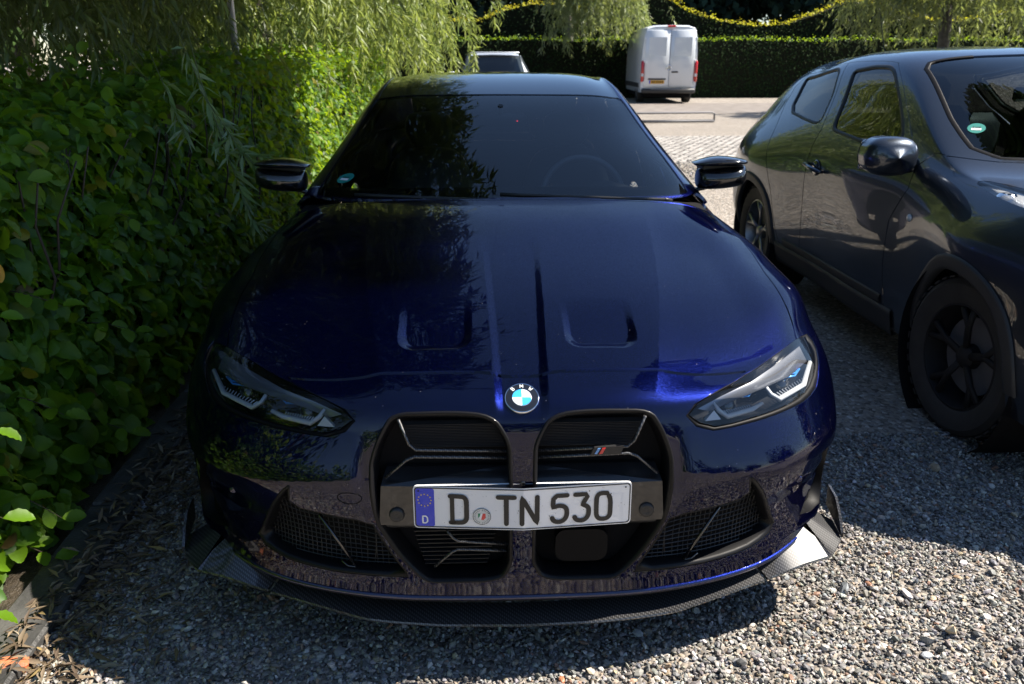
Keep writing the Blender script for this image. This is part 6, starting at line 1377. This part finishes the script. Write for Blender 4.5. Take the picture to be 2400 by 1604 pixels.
willow((-3.6, 3.9, 0), 'big willow leaning over the near end of the left hedge, mostly in shade', (-3.0, 3.4, 3.2, 2.3, 3.4, 2.4), 900, 46, .11, 2.6, .17, extra=near_extra, col=NEARW)
willow((-3.4, 11.2, 0), 'sunlit pale green willow hanging over the far end of the left hedge', (-2.75, 10.2, 2.6, 2.5, 4.0, 4.2), 2300, 46, .125, 3.2, .17, (.8, 1.5), twigs=False)
willow((3.7, 34.2, 0), 'grey green willow hanging between the silver car and the white van', (4.3, 31.0, 4.0, 1.9, 1.5, 2.6), 420, 44, .19, 3.6, .14, (1.2, 2.4), twigs=False, col=[(.15, .18, .10), (.18, .21, .13), (.12, .15, .07), (.2, .22, .15), (.13, .16, .06)])
willow((12.9, 21.6, 0), 'dark willow in the shade at the upper right beyond the crossover', (13.2, 21.4, 3.9, 3.2, 2.2, 2.4), 620, 44, .19, 3.2, .16, (1.4, 2.6), twigs=False, col=[(.06, .085, .06), (.075, .10, .075), (.05, .07, .045), (.09, .11, .08), (.06, .08, .04)])  # shade on this willow is put into its darker leaf colours
# ---- clipped hedges at the far side of the yard
def far_hedge(name, label, x0, x1, y, topf, depth, n, leafsz, cols, w, rim=None, group=None, bright=False):
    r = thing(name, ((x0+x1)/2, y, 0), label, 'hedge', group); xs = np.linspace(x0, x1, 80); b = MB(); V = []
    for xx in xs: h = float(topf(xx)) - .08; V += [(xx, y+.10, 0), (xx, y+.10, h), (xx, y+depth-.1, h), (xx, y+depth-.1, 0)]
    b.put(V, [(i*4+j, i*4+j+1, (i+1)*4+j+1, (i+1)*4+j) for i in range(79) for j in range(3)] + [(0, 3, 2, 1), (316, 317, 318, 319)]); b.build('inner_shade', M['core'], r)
    x = rng.uniform(x0, x1, n); h = topf(x); z = rng.uniform(0, 1, n)*h; P = np.c_[x, y + np.abs(rng.normal(0, .05, n)) + .04*sn(x, z, 2, 1), z]
    N = np.c_[rng.normal(0, .5, n), rng.normal(-.9, .35, n), rng.normal(.4, .5, n)]; T = np.c_[rng.normal(0, .6, n), rng.normal(-.3, .3, n), rng.normal(-.7, .4, n)]
    parts = [cloud(P, N, T, rng.normal(leafsz, leafsz*.2, n).clip(.03), LEAF_LO, palette(n, cols, w))]
    m = n//4; x = rng.uniform(x0, x1, m); P = np.c_[x, y + rng.uniform(0, depth, m), topf(x) + rng.normal(0, .05, m) + np.clip(rng.normal(-.06, .1, m), 0, .25)]
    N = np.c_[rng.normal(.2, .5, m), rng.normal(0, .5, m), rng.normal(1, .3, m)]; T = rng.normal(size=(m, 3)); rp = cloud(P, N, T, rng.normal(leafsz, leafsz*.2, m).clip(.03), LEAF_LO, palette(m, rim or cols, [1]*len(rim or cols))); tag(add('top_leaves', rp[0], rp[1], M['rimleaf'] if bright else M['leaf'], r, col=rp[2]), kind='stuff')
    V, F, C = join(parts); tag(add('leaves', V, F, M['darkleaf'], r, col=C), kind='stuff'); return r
DK = [(.012, .028, .009), (.017, .036, .010), (.010, .022, .009), (.022, .038, .012)]  # shade on the far hedge faces is put into these near-black leaf colours
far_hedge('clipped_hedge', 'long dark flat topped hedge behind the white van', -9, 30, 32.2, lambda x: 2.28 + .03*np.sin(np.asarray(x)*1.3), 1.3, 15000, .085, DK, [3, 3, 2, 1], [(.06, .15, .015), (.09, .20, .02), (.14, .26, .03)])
def scal(x):
    x = np.asarray(x, float); return np.interp(x, [-9, -4, -.2, 1.0, 2.2, 3.6, 5.0, 6.2, 7.4, 8.2, 9.2, 10.6, 12.2, 13.6, 15.0, 16.3, 17.5, 19.0, 21, 24, 28], [4.0, 3.3, 3.1, 3.6, 3.85, 3.8, 3.6, 4.0, 4.25, 4.05, 3.5, 3.15, 2.95, 3.05, 3.5, 4.0, 3.9, 3.4, 3.1, 3.6, 4.2])
far_hedge('scalloped_hedge', 'taller hedge cut in waves with a sunlit yellow green rim, behind the dark flat hedge', -9, 28, 35.6, scal, 1.0, 15000, .09, DK, [3, 3, 2, 1], [(.42, .42, .02), (.50, .46, .03), (.32, .38, .02), (.52, .40, .04)], bright=True)  # rim colours carry painted sunlight, face colours painted shade
# ---- trees: far wood beyond the hedges and a row on the camera's side of the yard
def tree(loc, H, R, label, cols, n=2600, sz=.42, group=None, proto=None, trunk=.22):
    r = thing('broadleaf_tree', loc, label, 'tree', group); x, y, _ = loc; b = MB(); b.tube([(x, y, -.1), (x+.1, y, H*.25), (x, y+.1, H*.5), (x, y, H*.8)], [trunk*1.2, trunk, trunk*.7, trunk*.2], 10)
    cl = rng.normal(size=(26, 3)); cl /= np.linalg.norm(cl, axis=1)[:, None]; cl = np.c_[x + cl[:, 0]*R*.72, y + cl[:, 1]*R*.72, H*.56 + cl[:, 2]*H*.34]
    for c in cl[:9]: b.tube([(x, y, H*.35), ((x+c[0])/2, (y+c[1])/2, (H*.4+c[2])/2 + .3), tuple(c)], [trunk*.45, trunk*.25, .03], 6)
    b.build('trunk', M['bark'], r, smooth=True)
    k = rng.integers(0, 26, n); d = rng.normal(size=(n, 3)); d /= np.linalg.norm(d, axis=1)[:, None]; P = cl[k] + d*(rng.uniform(.4, 1, n)**.5)[:, None]*R*.42
    N = d + rng.normal(0, .4, (n, 3)) + [0, 0, .4]; T = rng.normal(size=(n, 3)); shade = rng.uniform(.8, 1.2, 26)[k][:, None]
    V, F, C = cloud(P, N, T, rng.uniform(.6, 1.3, n)*sz, LEAF_LO, palette(n, cols, [1]*len(cols))*shade); tag(add('crown', V, F, M['darkleaf'], r, col=C), kind='stuff'); return r
BLU = [(.018, .036, .026), (.024, .046, .030), (.014, .028, .022)]
for i, x in enumerate(np.arange(-16, 44, 4.3)):
    tree((x + rng.uniform(-1, 1), 42 + rng.uniform(-2, 3), 0), 9.5 + rng.uniform(-1, 2), 3.7, 'tall dark tree in the shaded wood beyond the scalloped hedge', BLU, 4200, .62, 'dark trees of the wood beyond the hedges')
GR = [(.05, .09, .025), (.06, .11, .03), (.04, .075, .02)]
for i, x in enumerate(np.arange(-26, 34, 6.5)):
    tree((x + rng.uniform(-1, 1), -25 + rng.uniform(-2, 2), 0), 6.0 + rng.uniform(-1, 1.5), 3.2, 'green tree standing behind the photographer across the yard', GR, 1800, .5, 'trees on the near side of the yard')
for i, (x, y) in enumerate(((17, 4), (19, 11), (16, -5))):
    tree((x, y, 0), 5.2, 2.8, 'green tree beyond the right edge of the car park', GR, 1700, .42, 'trees on the right of the car park')
for i, (x, y) in enumerate(((-8.5, 14), (-7.5, 20), (-10, 8), (-9.5, 1.5), (-6, 26), (-9, -5))):
    tree((x, y, 0), 7.0 + rng.uniform(-.5, 1), 3.2, 'green tree behind the left hedge', GR, 2400, .40, 'trees behind the left hedge')
# tall high-crowned tree whose shadow falls across the near hedge
def tall_tree(loc, crown, label, n=16000):
    r = thing('broadleaf_tree', loc, label, 'tree', 'trees on the right of the car park'); x, y, _ = loc; cx, cy, cz, rx, ry, rz = crown; b = MB()
    b.tube([(x, y, -.1), (x - .1, y, 3), (x - .4, y, 6), (x - 1.1, y - .1, 9.4)], [.34, .27, .21, .13], 12)
    for k in range(12): t = rng.uniform(0, 6.28); q = rng.uniform(.4, .9); e = (cx + rx*q*math.cos(t), cy + ry*q*math.sin(t), cz + rng.uniform(-.4, .5)*rz); b.tube([(x - .4, y, 6), ((x+e[0])/2, (y+e[1])/2, (6.6+e[2])/2 + .3), e], [.11, .07, .02], 6)
    b.build('trunk', M['bark'], r, smooth=True)
    d = rng.normal(size=(n, 3)); d /= np.linalg.norm(d, axis=1)[:, None]; P = np.array([cx, cy, cz]) + d*(rng.uniform(0, 1, n)**.4)[:, None]*(1 + .10*sn(d[:, 0]*2, d[:, 1]*2, 2, 4))[:, None]*[rx, ry, rz]
    N = rng.normal(size=(n, 3)) + [0, 0, .6]; T = rng.normal(size=(n, 3)) - [0, 0, .3]
    V, F, C = cloud(P, N, T, rng.uniform(.18, .42, n), LEAF_LO, palette(n, GR, [1, 1, 1])); tag(add('crown', V, F, M['darkleaf'], r, col=C), kind='stuff')
tall_tree((8.6, 5.4, 0), (6.3, 3.75, 11.6, 2.6, 2.9, 3.0), 'tall high crowned tree on the right of the car park')
# ---- pole
pl_ = thing('lamp_post', (-1.99, 5.0, 0), 'slim pale grey metal post rising out of the left hedge under the willow', 'post')
b = MB(); b.tube([(-1.99, 5.0, 0), (-1.99, 5.0, 1.25)], [.036, .036], 16); b.build('sleeve', M['steel'], pl_, smooth=True)
b = MB(); b.tube([(-1.99, 5.0, 1.25), (-1.985, 5.0, 4.2)], [.026, .022], 16); b.build('shaft', M['steel'], pl_, smooth=True)
b = MB(); b.box((-1.85, 5.0, 4.22), (.40, .14, .08), .03); b.build('lamp_head', M['steel'], pl_, auto=50)
